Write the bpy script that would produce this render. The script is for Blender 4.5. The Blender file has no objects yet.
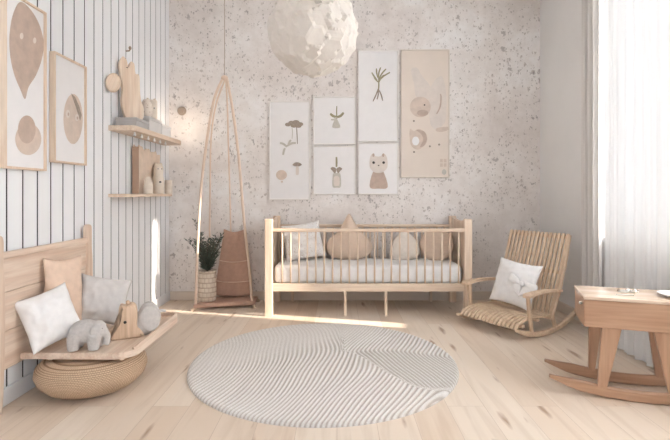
import bpy, bmesh, math, random
from math import sin, cos, pi, sqrt, radians
from mathutils import Vector, Matrix, noise
import numpy as np

scene = bpy.context.scene
COL = scene.collection
F, VX, VY, CH = 465.0, 337.0, 193.0, 1.10      # focal length in pixels, vanishing point, eye height
DB, XL, XR = 4.78, -1.727, 2.087               # back wall, left wall, right wall
ZC = 3.25                                      # ceiling height

# ------------------------------------------------------------------ materials
def new_mat(name):
    m = bpy.data.materials.new(name); m.use_nodes = True
    nt = m.node_tree
    return m, nt, nt.nodes['Principled BSDF']

def N(nt, kind, **kw):
    n = nt.nodes.new(kind)
    for k, v in kw.items():
        if k in n.inputs.keys(): n.inputs[k].default_value = v
        else: setattr(n, k, v)
    return n

def ramp(nt, src, stops):
    r = nt.nodes.new('ShaderNodeValToRGB')
    els = r.color_ramp.elements
    while len(els) > 1: els.remove(els[-1])
    els[0].position = stops[0][0]; els[0].color = (*stops[0][1], 1)
    for p, c in stops[1:]:
        e = els.new(p); e.color = (*c, 1)
    nt.links.new(src, r.inputs[0]); return r

def srgb(r, g, b):
    f = lambda c: (c/255/12.92) if c/255 <= .04045 else ((c/255+.055)/1.055)**2.4
    return (f(r), f(g), f(b))

def mixc(nt, fac, a, b, mode='MIX'):
    m = nt.nodes.new('ShaderNodeMix'); m.data_type = 'RGBA'; m.blend_type = mode
    for sock, v in ((m.inputs[0], fac), (m.inputs[6], a), (m.inputs[7], b)):
        if hasattr(v, 'is_linked'): nt.links.new(v, sock)
        elif isinstance(v, (int, float)): sock.default_value = v
        else: sock.default_value = (*v, 1)
    return m.outputs[2]

def bump(nt, bs, height, strength, dist=.01):
    b = N(nt, 'ShaderNodeBump', Strength=strength, Distance=dist)
    nt.links.new(height, b.inputs['Height']); nt.links.new(b.outputs[0], bs.inputs['Normal'])

def plain(name, c, rough=.7, noise_amt=.04, nscale=12, bmp=0, bscale=60):
    m, nt, bs = new_mat(name)
    tc = N(nt, 'ShaderNodeTexCoord')
    n = N(nt, 'ShaderNodeTexNoise', Scale=nscale, Detail=4.0)
    nt.links.new(tc.outputs['Object'], n.inputs['Vector'])
    lo = tuple(x*(1-noise_amt*2) for x in c); hi = tuple(min(1, x*(1+noise_amt)) for x in c)
    r = ramp(nt, n.outputs[0], [(.3, lo), (.7, hi)])
    nt.links.new(r.outputs[0], bs.inputs['Base Color'])
    bs.inputs['Roughness'].default_value = rough
    if bmp:
        n2 = N(nt, 'ShaderNodeTexNoise', Scale=bscale, Detail=3.0)
        nt.links.new(tc.outputs['Object'], n2.inputs['Vector'])
        bump(nt, bs, n2.outputs[0], bmp, .004)
    return m

def wood(name, light, dark, axis, rough=.5, k=1.0):
    m, nt, bs = new_mat(name)
    tc = N(nt, 'ShaderNodeTexCoord')
    mp = N(nt, 'ShaderNodeMapping')
    s = [22*k, 22*k, 22*k]; s['xyz'.index(axis)] = 1.6*k
    mp.inputs['Scale'].default_value = s
    nt.links.new(tc.outputs['Object'], mp.inputs['Vector'])
    n = N(nt, 'ShaderNodeTexNoise', Scale=1.0, Detail=5.0, Distortion=.6)
    nt.links.new(mp.outputs[0], n.inputs['Vector'])
    mid = tuple((a+b)/2 for a, b in zip(light, dark))
    r = ramp(nt, n.outputs[0], [(.3, dark), (.47, mid), (.6, light)])
    s2 = [90*k, 90*k, 90*k]; s2['xyz'.index(axis)] = 4*k
    mp2 = N(nt, 'ShaderNodeMapping'); mp2.inputs['Scale'].default_value = s2
    nt.links.new(tc.outputs['Object'], mp2.inputs['Vector'])
    n2 = N(nt, 'ShaderNodeTexNoise', Scale=1.0, Detail=2.0)
    nt.links.new(mp2.outputs[0], n2.inputs['Vector'])
    r2 = ramp(nt, n2.outputs[0], [(.35, (.86, .84, .82)), (.6, (1, 1, 1))])
    nt.links.new(mixc(nt, .7, r.outputs[0], r2.outputs[0], 'MULTIPLY'), bs.inputs['Base Color'])
    bs.inputs['Roughness'].default_value = rough
    bump(nt, bs, n2.outputs[0], .08, .002)
    return m

WL, WD = srgb(237, 216, 194), srgb(224, 195, 169)
W = {a: wood('oak_'+a, WL, WD, a) for a in 'xyz'}
TW = {a: wood('beech_'+a, srgb(196, 158, 130), srgb(180, 140, 112), a, .38) for a in 'xyz'}
BL, BD = srgb(237, 216, 197), srgb(222, 192, 169)
WB = {a: wood('birch_'+a, BL, BD, a) for a in 'xyz'}
WT = wood('toy_beech', srgb(226, 198, 172), srgb(206, 174, 146), 'z', k=2)
M = dict(
    wall=plain('wall_paint', srgb(245, 242, 239), .9, .01, 3),
    white_board=plain('painted_board', srgb(247, 246, 247), .55, .01, 4),
    groove_shade=plain('shade_backing', srgb(70, 66, 68), .9, .05),  # dark backing puts the shade of the board grooves into colour
    base=plain('baseboard_paint', srgb(226, 212, 198), .6, .01),
    ceil=plain('ceiling_paint', srgb(238, 232, 226), .95, .01),
    white_cloth=plain('white_cotton', srgb(247, 244, 242), .9, .02, 30, .25, 300),
    cream_cloth=plain('cream_linen', srgb(236, 224, 212), .9, .03, 30, .3, 300),
    peach=plain('peach_linen', srgb(232, 204, 182), .9, .03, 30, .3, 300),
    grey_cloth=plain('grey_linen', srgb(214, 209, 206), .9, .03, 30, .3, 300),
    plush=plain('grey_plush', srgb(206, 200, 196), .95, .05, 60, .5, 400),
    tan_cloth=plain('tan_linen', srgb(222, 198, 178), .9, .03, 30, .3, 300),
    rose_cloth=plain('rose_canvas', srgb(205, 168, 148), .9, .04, 30, .3, 300),
    rod=plain('rope_cover', srgb(236, 212, 192), .6, .03),
    paper=plain('art_paper', srgb(244, 240, 238), .8, .01),
    paper_tan=plain('art_paper_tan', srgb(236, 222, 209), .8, .02, 5),
    frame_white=plain('frame_white', srgb(240, 234, 228), .5, .01),
    frame_cream=plain('frame_cream', srgb(232, 220, 206), .5, .01),
    ink_dark=plain('ink_brown', srgb(165, 150, 136), .8, .1, 60),
    ink_black=plain('ink_black', srgb(70, 60, 56), .8, .0),
    ink_green=plain('ink_olive', srgb(164, 156, 126), .8, .1, 60),
    ink_grey=plain('ink_grey', srgb(206, 199, 188), .8, .05, 60),
    ink_tan=plain('ink_tan', srgb(222, 203, 188), .8, .05, 20),
    ink_rose=plain('ink_rose', srgb(203, 180, 164), .8, .06, 20),
    ink_pale=plain('ink_pale', srgb(230, 218, 208), .8, .03, 20),
    cream=plain('cream_ceramic', srgb(236, 222, 206), .6, .03, 30, .1, 80),
    box_grey=plain('grey_card', srgb(192, 186, 182), .8, .03),
    box_pale=plain('pale_card', srgb(228, 222, 218), .8, .03),
    box_white=plain('white_card', srgb(240, 236, 232), .8, .01),
    brown=plain('brown_card', srgb(186, 154, 132), .8, .04),
    kraft=plain('kraft_paper', srgb(228, 206, 186), .85, .05, 15),
    dark=plain('dark_bead', srgb(40, 34, 32), .3, .0),
    brass=plain('aged_brass', srgb(168, 150, 134), .35, .04),
    soil=plain('potting_soil', srgb(70, 56, 46), .95, .1, 40, .6, 80),
    leaf=plain('needle_green', srgb(92, 100, 88), .6, .15, 20),
    stem=plain('plant_stem', srgb(96, 78, 60), .8, .1),
    metal=plain('pale_metal', srgb(205, 200, 192), .3, .02),
    frame_pvc=plain('window_paint', srgb(240, 240, 240), .4, .0),
    cord=plain('cord_beige', srgb(190, 170, 152), .7, .02),
)

def wallpaper():
    m, nt, bs = new_mat('speckled_plaster')
    tc = N(nt, 'ShaderNodeTexCoord'); v = tc.outputs['Object']
    n = N(nt, 'ShaderNodeTexNoise', Scale=1.6, Detail=5.0, Roughness=.6); nt.links.new(v, n.inputs['Vector'])
    base = ramp(nt, n.outputs[0], [(.35, srgb(235, 226, 220)), (.52, srgb(244, 237, 232)), (.65, srgb(250, 246, 243))]).outputs[0]
    # soft pale blotches
    nb = N(nt, 'ShaderNodeTexNoise', Scale=9.0, Detail=6.0, Roughness=.7); nt.links.new(v, nb.inputs['Vector'])
    rb = ramp(nt, nb.outputs[0], [(.42, (.93, .92, .91)), (.56, (1, 1, 1))])
    base = mixc(nt, .8, base, rb.outputs[0], 'MULTIPLY')
    # chips: warped voronoi cells with random radius, masked by clustering noise
    for sc, lo, hi, col, mlo, mhi, seed in (
            (13, .10, .34, srgb(160, 148, 142), .42, .52, 0), (27, .12, .38, srgb(176, 160, 150), .40, .50, 7),
            (42, .14, .40, srgb(146, 132, 124), .42, .50, 3), (9, .06, .22, srgb(130, 116, 110), .46, .54, 11)):
        mp = N(nt, 'ShaderNodeMapping'); mp.inputs['Location'].default_value = (seed, seed*1.3, seed*.7)
        mp.inputs['Scale'].default_value = (1.0, 1, .8)
        nt.links.new(v, mp.inputs['Vector'])
        nw = N(nt, 'ShaderNodeTexNoise', Scale=sc*2.2, Detail=3.0); nt.links.new(mp.outputs[0], nw.inputs['Vector'])
        add = N(nt, 'ShaderNodeVectorMath', operation='MULTIPLY_ADD')
        nt.links.new(nw.outputs['Color'], add.inputs[0]); add.inputs[1].default_value = (1.5/sc,)*3
        nt.links.new(mp.outputs[0], add.inputs[2])
        vo = N(nt, 'ShaderNodeTexVoronoi', Scale=float(sc)); nt.links.new(add.outputs[0], vo.inputs['Vector'])
        sep = N(nt, 'ShaderNodeSeparateColor'); nt.links.new(vo.outputs['Color'], sep.inputs[0])
        rad = N(nt, 'ShaderNodeMapRange'); rad.inputs[1].default_value = .3; rad.inputs[2].default_value = 1
        rad.inputs[3].default_value = lo-.06; rad.inputs[4].default_value = hi
        nt.links.new(sep.outputs[0], rad.inputs[0])
        d = N(nt, 'ShaderNodeMath', operation='SUBTRACT'); nt.links.new(rad.outputs[0], d.inputs[0]); nt.links.new(vo.outputs['Distance'], d.inputs[1])
        mk = N(nt, 'ShaderNodeMapRange'); mk.inputs[1].default_value = 0; mk.inputs[2].default_value = .07
        nt.links.new(d.outputs[0], mk.inputs[0])
        nc = N(nt, 'ShaderNodeTexNoise', Scale=2.2, Detail=3.0); nt.links.new(mp.outputs[0], nc.inputs['Vector'])
        mc = N(nt, 'ShaderNodeMapRange'); mc.inputs[1].default_value = mlo; mc.inputs[2].default_value = mhi
        nt.links.new(nc.outputs[0], mc.inputs[0])
        mu = N(nt, 'ShaderNodeMath', operation='MULTIPLY'); nt.links.new(mk.outputs[0], mu.inputs[0]); nt.links.new(mc.outputs[0], mu.inputs[1])
        mu2 = N(nt, 'ShaderNodeMath', operation='MULTIPLY'); nt.links.new(mu.outputs[0], mu2.inputs[0]); mu2.inputs[1].default_value = .56
        base = mixc(nt, mu2.outputs[0], base, col)
    nt.links.new(base, bs.inputs['Base Color'])
    bs.inputs['Roughness'].default_value = .95
    bump(nt, bs, nb.outputs[0], .25, .004)
    return m
M['wallpaper'] = wallpaper()

def floor_mat():
    m, nt, bs = new_mat('pale_oak_planks')
    tc = N(nt, 'ShaderNodeTexCoord')
    sx = N(nt, 'ShaderNodeSeparateXYZ'); nt.links.new(tc.outputs['Object'], sx.inputs[0])
    cb = N(nt, 'ShaderNodeCombineXYZ'); nt.links.new(sx.outputs[1], cb.inputs[0]); nt.links.new(sx.outputs[0], cb.inputs[1])
    br = N(nt, 'ShaderNodeTexBrick', Scale=1.0); br.offset = .37; br.offset_frequency = 2
    br.inputs['Brick Width'].default_value = 2.4; br.inputs['Row Height'].default_value = .19
    br.inputs['Mortar Size'].default_value = .0012; br.inputs['Mortar Smooth'].default_value = .3
    br.inputs['Color1'].default_value = (0, 0, 0, 1); br.inputs['Color2'].default_value = (1, 1, 1, 1)
    br.inputs['Mortar'].default_value = (.5, .5, .5, 1)
    nt.links.new(cb.outputs[0], br.inputs['Vector'])
    tone = ramp(nt, br.outputs['Color'], [(0, srgb(238, 223, 206)), (.5, srgb(233, 215, 196)), (1, srgb(229, 209, 188))]).outputs[0]
    # offset the grain per plank
    off = N(nt, 'ShaderNodeVectorMath', operation='MULTIPLY_ADD')
    nt.links.new(br.outputs['Color'], off.inputs[0]); off.inputs[1].default_value = (3.1, 7.3, 0); nt.links.new(tc.outputs['Object'], off.inputs[2])
    mp = N(nt, 'ShaderNodeMapping'); mp.inputs['Scale'].default_value = (14, 1.1, 1); nt.links.new(off.outputs[0], mp.inputs['Vector'])
    g = N(nt, 'ShaderNodeTexNoise', Scale=1.0, Detail=6.0, Distortion=.8); nt.links.new(mp.outputs[0], g.inputs['Vector'])
    gr = ramp(nt, g.outputs[0], [(.3, (.86, .82, .78)), (.5, (1, 1, 1)), (.7, (1.0, .98, .96))])
    c = mixc(nt, .75, tone, gr.outputs[0], 'MULTIPLY')
    # knots: elongated dark specks
    mk = N(nt, 'ShaderNodeMapping'); mk.inputs['Scale'].default_value = (6.5, 1.25, 1); nt.links.new(off.outputs[0], mk.inputs['Vector'])
    nz = N(nt, 'ShaderNodeTexNoise', Scale=5.0, Detail=3.0); nt.links.new(mk.outputs[0], nz.inputs['Vector'])
    ad = N(nt, 'ShaderNodeVectorMath', operation='MULTIPLY_ADD'); nt.links.new(nz.outputs['Color'], ad.inputs[0]); ad.inputs[1].default_value = (.16, .16, 0); nt.links.new(mk.outputs[0], ad.inputs[2])
    vo = N(nt, 'ShaderNodeTexVoronoi', Scale=1.0); vo.voronoi_dimensions = '2D'; nt.links.new(ad.outputs[0], vo.inputs['Vector'])
    sp = N(nt, 'ShaderNodeSeparateColor'); nt.links.new(vo.outputs['Color'], sp.inputs[0])
    rr = N(nt, 'ShaderNodeMapRange'); rr.inputs[1].default_value = .5; rr.inputs[2].default_value = 1; rr.inputs[3].default_value = 0; rr.inputs[4].default_value = .11
    nt.links.new(sp.outputs[0], rr.inputs[0])
    df = N(nt, 'ShaderNodeMath', operation='SUBTRACT'); nt.links.new(rr.outputs[0], df.inputs[0]); nt.links.new(vo.outputs['Distance'], df.inputs[1])
    ks = N(nt, 'ShaderNodeMapRange'); ks.inputs[1].default_value = -.05; ks.inputs[2].default_value = .05; ks.inputs[4].default_value = .8
    nt.links.new(df.outputs[0], ks.inputs[0])
    c = mixc(nt, ks.outputs[0], c, srgb(168, 132, 104))
    # seams
    fs = N(nt, 'ShaderNodeMath', operation='MULTIPLY'); nt.links.new(br.outputs['Fac'], fs.inputs[0]); fs.inputs[1].default_value = .4
    c = mixc(nt, fs.outputs[0], c, srgb(150, 122, 98))
    nt.links.new(c, bs.inputs['Base Color'])
    bs.inputs['Roughness'].default_value = .5
    bs.inputs['Specular IOR Level'].default_value = .35
    bump(nt, bs, g.outputs[0], .05, .003)
    return m
M['floor'] = floor_mat()

def rug_mat():
    m, nt, bs = new_mat('looped_wool')
    at = N(nt, 'ShaderNodeAttribute', attribute_name='pile')
    tc = N(nt, 'ShaderNodeTexCoord')
    n = N(nt, 'ShaderNodeTexNoise', Scale=180.0, Detail=2.0); nt.links.new(tc.outputs['Object'], n.inputs['Vector'])
    r = ramp(nt, at.outputs['Fac'], [(0, srgb(198, 188, 178)), (.45, srgb(230, 224, 218)), (1, srgb(242, 239, 235))])
    r2 = ramp(nt, n.outputs[0], [(.3, (.86, .85, .84)), (.7, (1, 1, 1))])
    nt.links.new(mixc(nt, .8, r.outputs[0], r2.outputs[0], 'MULTIPLY'), bs.inputs['Base Color'])
    bs.inputs['Roughness'].default_value = 1
    bump(nt, bs, n.outputs[0], .6, .006)
    return m
M['rug'] = rug_mat()

def woven(name, c1, c2, sx, sz):
    """basket weave in cylinder-like object space: uses the angle about z and the height"""
    m, nt, bs = new_mat(name)
    tc = N(nt, 'ShaderNodeTexCoord')
    s = N(nt, 'ShaderNodeSeparateXYZ'); nt.links.new(tc.outputs['Object'], s.inputs[0])
    an = N(nt, 'ShaderNodeMath', operation='ARCTAN2'); nt.links.new(s.outputs[1], an.inputs[0]); nt.links.new(s.outputs[0], an.inputs[1])
    ax = N(nt, 'ShaderNodeMath', operation='MULTIPLY'); nt.links.new(an.outputs[0], ax.inputs[0]); ax.inputs[1].default_value = sx
    az = N(nt, 'ShaderNodeMath', operation='MULTIPLY'); nt.links.new(s.outputs[2], az.inputs[0]); az.inputs[1].default_value = sz
    cb = N(nt, 'ShaderNodeCombineXYZ'); nt.links.new(ax.outputs[0], cb.inputs[0]); nt.links.new(az.outputs[0], cb.inputs[1])
    br = N(nt, 'ShaderNodeTexBrick', Scale=1.0); nt.links.new(cb.outputs[0], br.inputs['Vector'])
    br.inputs['Brick Width'].default_value = 1; br.inputs['Row Height'].default_value = .5; br.inputs['Mortar Size'].default_value = .09; br.inputs['Mortar Smooth'].default_value = .8
    br.inputs['Color1'].default_value = (*c1, 1); br.inputs['Color2'].default_value = (*[x*.93 for x in c1], 1); br.inputs['Mortar'].default_value = (*c2, 1)
    nt.links.new(br.outputs['Color'], bs.inputs['Base Color'])
    inv = N(nt, 'ShaderNodeMath', operation='SUBTRACT'); inv.inputs[0].default_value = 1; nt.links.new(br.outputs['Fac'], inv.inputs[1])
    bump(nt, bs, inv.outputs[0], .7, .006)
    bs.inputs['Roughness'].default_value = .85
    return m
M['pouf'] = woven('jute_weave', srgb(222, 192, 162), srgb(158, 124, 96), 22, 62)
M['basket'] = woven('cream_weave', srgb(230, 216, 200), srgb(198, 178, 158), 2.2, 11)

def speckle(name, c, d):
    m, nt, bs = new_mat(name)
    tc = N(nt, 'ShaderNodeTexCoord')
    vo = N(nt, 'ShaderNodeTexVoronoi', Scale=55.0); nt.links.new(tc.outputs['Object'], vo.inputs['Vector'])
    r = ramp(nt, vo.outputs['Distance'], [(.2, d), (.32, c)])
    nt.links.new(r.outputs[0], bs.inputs['Base Color']); bs.inputs['Roughness'].default_value = .7
    return m
M['speckle'] = speckle('speckled_clay', srgb(236, 222, 208), srgb(200, 176, 156))
M['quilt'] = speckle('printed_cotton', srgb(248, 243, 238), srgb(222, 208, 196))

def cloth_mat(name, c, transp, transl):
    m, nt, bs = new_mat(name)
    nt.nodes.remove(bs)
    out = nt.nodes['Material Output']
    tc = N(nt, 'ShaderNodeTexCoord'); n = N(nt, 'ShaderNodeTexNoise', Scale=6.0, Detail=3.0)
    mp = N(nt, 'ShaderNodeMapping'); mp.inputs['Scale'].default_value = (8, 8, .3)
    nt.links.new(tc.outputs['Object'], mp.inputs[0]); nt.links.new(mp.outputs[0], n.inputs['Vector'])
    r = ramp(nt, n.outputs[0], [(.3, tuple(x*.95 for x in c)), (.7, c)])
    di = N(nt, 'ShaderNodeBsdfDiffuse'); tl = N(nt, 'ShaderNodeBsdfTranslucent'); tr = N(nt, 'ShaderNodeBsdfTransparent')
    nt.links.new(r.outputs[0], di.inputs[0]); nt.links.new(r.outputs[0], tl.inputs[0])
    m1 = N(nt, 'ShaderNodeMixShader', Fac=transl); nt.links.new(di.outputs[0], m1.inputs[1]); nt.links.new(tl.outputs[0], m1.inputs[2])
    m2 = N(nt, 'ShaderNodeMixShader', Fac=transp); nt.links.new(m1.outputs[0], m2.inputs[1]); nt.links.new(tr.outputs[0], m2.inputs[2])
    nt.links.new(m2.outputs[0], out.inputs[0])
    return m
M['sheer'] = cloth_mat('sheer_voile', srgb(242, 241, 240), .012, .034)
M['fill_voile'] = cloth_mat('light_fill_voile', srgb(250, 249, 248), .03, .92)  # very translucent cloth for the added out-of-view panel that feeds the room light
M['drape'] = cloth_mat('linen_drape', srgb(228, 223, 218), .0, .03)
M['lamp_paper'] = cloth_mat('lamp_paper', srgb(234, 226, 217), 0, .12)

def glass():
    m, nt, bs = new_mat('window_glass'); nt.nodes.remove(bs)
    out = nt.nodes['Material Output']
    tr = N(nt, 'ShaderNodeBsdfTransparent'); gl = N(nt, 'ShaderNodeBsdfGlossy', Roughness=.02)
    mx = N(nt, 'ShaderNodeMixShader', Fac=.06); nt.links.new(tr.outputs[0], mx.inputs[1]); nt.links.new(gl.outputs[0], mx.inputs[2])
    nt.links.new(mx.outputs[0], out.inputs[0]); return m
M['glass'] = glass()

# ------------------------------------------------------------------ mesh helpers
def BM(): return bmesh.new()

def merge(bm, other, mat=None):
    me = bpy.data.meshes.new('tmp'); other.to_mesh(me); other.free()
    if mat is not None: me.transform(mat)
    bm.from_mesh(me); bpy.data.meshes.remove(me)

def box(bm, x0, x1, y0, y1, z0, z1, bev=0.004, seg=2, mat=None):
    t = BM(); bmesh.ops.create_cube(t, size=1)
    for v in t.verts:
        v.co = Vector(((x0+x1)/2+v.co.x*(x1-x0), (y0+y1)/2+v.co.y*(y1-y0), (z0+z1)/2+v.co.z*(z1-z0)))
    if bev: bmesh.ops.bevel(t, geom=t.edges[:], offset=bev, segments=seg, affect='EDGES', profile=.5)
    merge(bm, t, mat); return bm

def taper(bm, bottom, top, bev=.004, mat=None):
    """eight-corner solid: bottom and top are (x0,x1,y0,y1,z)"""
    t = BM(); vs = []
    for (x0, x1, y0, y1, z) in (bottom, top):
        vs.append([t.verts.new(p) for p in ((x0, y0, z), (x1, y0, z), (x1, y1, z), (x0, y1, z))])
    a, b = vs
    t.faces.new(a[::-1]); t.faces.new(b)
    for i in range(4): t.faces.new((a[i], a[(i+1) % 4], b[(i+1) % 4], b[i]))
    if bev: bmesh.ops.bevel(t, geom=t.edges[:], offset=bev, segments=2, affect='EDGES', profile=.5)
    merge(bm, t, mat); return bm

def frames(pts):
    """parallel-transport frames along a polyline"""
    pts = [Vector(p) for p in pts]; n = len(pts); T = []
    for i in range(n):
        d = pts[min(i+1, n-1)]-pts[max(i-1, 0)]; T.append(d.normalized())
    up = Vector((0, 0, 1)) if abs(T[0].z) < .9 else Vector((1, 0, 0))
    u = (up-T[0]*up.dot(T[0])).normalized(); out = []
    for i in range(n):
        u = (u-T[i]*u.dot(T[i])).normalized(); out.append((pts[i], T[i], u, T[i].cross(u)))
    return out

def tube(bm, pts, r, seg=10):
    fr = frames(pts); rings = []
    for i, (p, t, u, v) in enumerate(fr):
        rr = r[i] if isinstance(r, (list, tuple)) else r
        rings.append([bm.verts.new(p+u*rr*cos(2*pi*k/seg)+v*rr*sin(2*pi*k/seg)) for k in range(seg)])
    for a, b in zip(rings, rings[1:]):
        for k in range(seg): bm.faces.new((a[k], a[(k+1) % seg], b[(k+1) % seg], b[k]))
    bm.faces.new(rings[0][::-1]); bm.faces.new(rings[-1]); return bm

def sweep_rect(bm, pts, side, w, h, scale=None):
    """rectangular bar along pts; side = constant width direction"""
    pts = [Vector(p) for p in pts]; side = Vector(side).normalized(); rings = []; n = len(pts)
    for i in range(n):
        t = (pts[min(i+1, n-1)]-pts[max(i-1, 0)]).normalized(); nn = side.cross(t).normalized()
        s = scale[i] if scale else 1
        c = .28
        prof = [(-1, -1+c), (-1, 1-c), (-1+c*h/w, 1), (1-c*h/w, 1), (1, 1-c), (1, -1+c), (1-c*h/w, -1), (-1+c*h/w, -1)]
        rings.append([bm.verts.new(pts[i]+side*a*w/2+nn*b*h/2*s) for a, b in prof])
    for a, b in zip(rings, rings[1:]):
        for k in range(8): bm.faces.new((a[k], a[(k+1) % 8], b[(k+1) % 8], b[k]))
    bm.faces.new(rings[0][::-1]); bm.faces.new(rings[-1])
    bmesh.ops.recalc_face_normals(bm, faces=bm.faces[:]); return bm

def lathe(bm, prof, seg=32, at=(0, 0, 0)):
    rings = []; at = Vector(at)
    for r, z in prof:
        if r < 1e-5: rings.append([bm.verts.new(at+Vector((0, 0, z)))])
        else: rings.append([bm.verts.new(at+Vector((r*cos(2*pi*k/seg), r*sin(2*pi*k/seg), z))) for k in range(seg)])
    for a, b in zip(rings, rings[1:]):
        for k in range(seg):
            k2 = (k+1) % seg
            if len(a) == 1 and len(b) == 1: continue
            if len(a) == 1: bm.faces.new((a[0], b[k2], b[k]))
            elif len(b) == 1: bm.faces.new((a[k], a[k2], b[0]))
            else: bm.faces.new((a[k], a[k2], b[k2], b[k]))
    bmesh.ops.recalc_face_normals(bm, faces=bm.faces[:]); return bm

def ellip(bm, c, r, rot=None, seg=24, rings=16):
    t = BM(); bmesh.ops.create_uvsphere(t, u_segments=seg, v_segments=rings, radius=1)
    m = Matrix.Translation(c) @ (rot.to_4x4() if rot else Matrix.Identity(4)) @ Matrix.Diagonal((*r, 1))
    merge(bm, t, m); return bm

def prism(bm, pts, th, mat=None, bev=0, seg=3):
    """outline in x,z extruded from y=-th/2 to th/2"""
    t = BM()
    a = [t.verts.new((x, -th/2, z)) for x, z in pts]; b = [t.verts.new((x, th/2, z)) for x, z in pts]
    fa = t.faces.new(a); fb = t.faces.new(b[::-1]); n = len(pts)
    for i in range(n): t.faces.new((a[(i+1) % n], a[i], b[i], b[(i+1) % n]))
    bmesh.ops.recalc_face_normals(t, faces=t.faces[:])
    if bev:
        es = [e for f in (fa, fb) for e in f.edges]
        bmesh.ops.bevel(t, geom=list(set(es)), offset=bev, segments=seg, affect='EDGES', profile=.5)
    merge(bm, t, mat); return bm

def smooth_poly(pts, sub=6):
    """closed Catmull-Rom through pts"""
    out = []; n = len(pts)
    for i in range(n):
        p0, p1, p2, p3 = [Vector(pts[(i+k-1) % n]) for k in range(4)]
        for s in range(sub):
            t = s/sub
            out.append(tuple(.5*((2*p1)+(p2-p0)*t+(2*p0-5*p1+4*p2-p3)*t*t+(3*p1-p0-3*p2+p3)*t**3)))
    return out

def smooth_line(pts, sub=6):
    out = []; n = len(pts); P = [Vector(p) for p in pts]
    for i in range(n-1):
        p0, p1, p2, p3 = P[max(i-1, 0)], P[i], P[i+1], P[min(i+2, n-1)]
        for s in range(sub):
            t = s/sub
            out.append(.5*((2*p1)+(p2-p0)*t+(2*p0-5*p1+4*p2-p3)*t*t+(3*p1-p0-3*p2+p3)*t**3))
    out.append(P[-1]); return out

def pillow(w, h, t, seed=0, n=30, pinch=.09, wr=.008):
    bm = BM(); grid = {}
    for side in (-1, 1):
        for i in range(n+1):
            for j in range(n+1):
                u, v = -1+2*i/n, -1+2*j/n
                edge = i in (0, n) or j in (0, n)
                if edge and side == 1: grid[side, i, j] = grid[-1, i, j]; continue
                x = u*w/2*(1-pinch*(1-v*v)*abs(u)); z = v*h/2*(1-pinch*(1-u*u)*abs(v))
                th = t/2*(max(0, 1-abs(u)**2.6)**.6)*(max(0, 1-abs(v)**2.6)**.6)
                q = Vector((u*2.2+seed*3.1, v*2.2+seed, side*1.7))
                ww = noise.noise(q)*wr*2 + noise.noise(q*2.6)*wr
                cr = abs(u*v); ww *= (1-cr*.3)
                y = side*(th+(ww if not edge else 0)*min(1, th/(t*.15)+.0))
                if edge: y = noise.noise(q*1.3)*wr*.5
                grid[side, i, j] = bm.verts.new((x+noise.noise(q+Vector((5, 5, 5)))*wr*.6, y, z))
    for side in (-1, 1):
        for i in range(n):
            for j in range(n):
                f = [grid[side, i, j], grid[side, i+1, j], grid[side, i+1, j+1], grid[side, i, j+1]]
                if side == 1: f.reverse()
                bm.faces.new(f)
    return bm

def puff(outline, th, seed=0, wr=.006, rings=10):
    """inflated cushion from a closed outline in x,z about the origin"""
    bm = BM(); n = len(outline); R = {}
    for side in (-1, 1):
        for k in range(rings+1):
            s = k/rings
            if k == 0: R[side, 0] = [bm.verts.new((0, side*th/2, 0))]; continue
            if k == rings and side == 1: R[1, k] = R[-1, k]; continue
            row = []
            for (x, z) in outline:
                y = th/2*max(0, 1-s**2.6)**.55
                q = Vector((x*s*7+seed, side*2, z*s*7)); y += noise.noise(q)*wr*(1 if k < rings else 0)*min(1, (1-s)*4)
                row.append(bm.verts.new((x*s, side*y, z*s)))
            R[side, k] = row
        for k in range(1, rings+1):
            a, b = R[side, k-1], R[side, k]
            for i in range(n):
                j = (i+1) % n
                f = (a[0], b[i], b[j]) if k == 1 else (a[i], b[i], b[j], a[j])
                bm.faces.new(f)
    bmesh.ops.recalc_face_normals(bm, faces=bm.faces[:]); return bm

def obj(name, bm, mat, parent=None, smooth=False, loc=None, label=None, world=False):
    me = bpy.data.meshes.new(name); bm.to_mesh(me); bm.free()
    if world and parent is not None: me.transform(Matrix.Translation(-Vector(parent.location)))
    if world and parent is None and loc is not None: me.transform(Matrix.Translation(-Vector(loc)))
    me.materials.append(mat)
    if smooth: me.polygons.foreach_set('use_smooth', [True]*len(me.polygons))
    o = bpy.data.objects.new(name, me); COL.objects.link(o)
    if parent is not None: o.parent = parent
    if loc is not None: o.location = loc
    if label: o['label'] = label
    return o

def tag(o, label, cat, group=None):
    o['label'] = label; o['category'] = cat
    if group: o['group'] = group
    return o

def thing(name, label, cat, loc=(0, 0, 0), rotz=0, group=None):
    o = bpy.data.objects.new(name, None); COL.objects.link(o); o.empty_display_size = .1
    o.location = loc; o.rotation_euler = (0, 0, rotz); return tag(o, label, cat, group)

def struct(name, bm, mat, smooth=False):
    o = obj(name, bm, mat, None, smooth); o['kind'] = 'structure'; return o

def pose(o, loc, az, tilt=0, roll=0):
    m = Matrix.Rotation(radians(az), 3, 'Z') @ Matrix.Rotation(radians(-tilt), 3, 'X') @ Matrix.Rotation(radians(roll), 3, 'Y')
    o.rotation_euler = m.to_euler(); o.location = loc; return o

def settle(o, z):
    R = o.rotation_euler.to_matrix(); lo = min((R @ v.co).z for v in o.data.vertices)
    o.location.z = z-lo; return o

def remesh(o, vox, sm=6):
    m = o.modifiers.new('fuse', 'REMESH'); m.mode = 'VOXEL'; m.voxel_size = vox; m.use_smooth_shade = True
    if sm: s = o.modifiers.new('soften', 'SMOOTH'); s.iterations = sm; s.factor = .5
    return o

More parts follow.
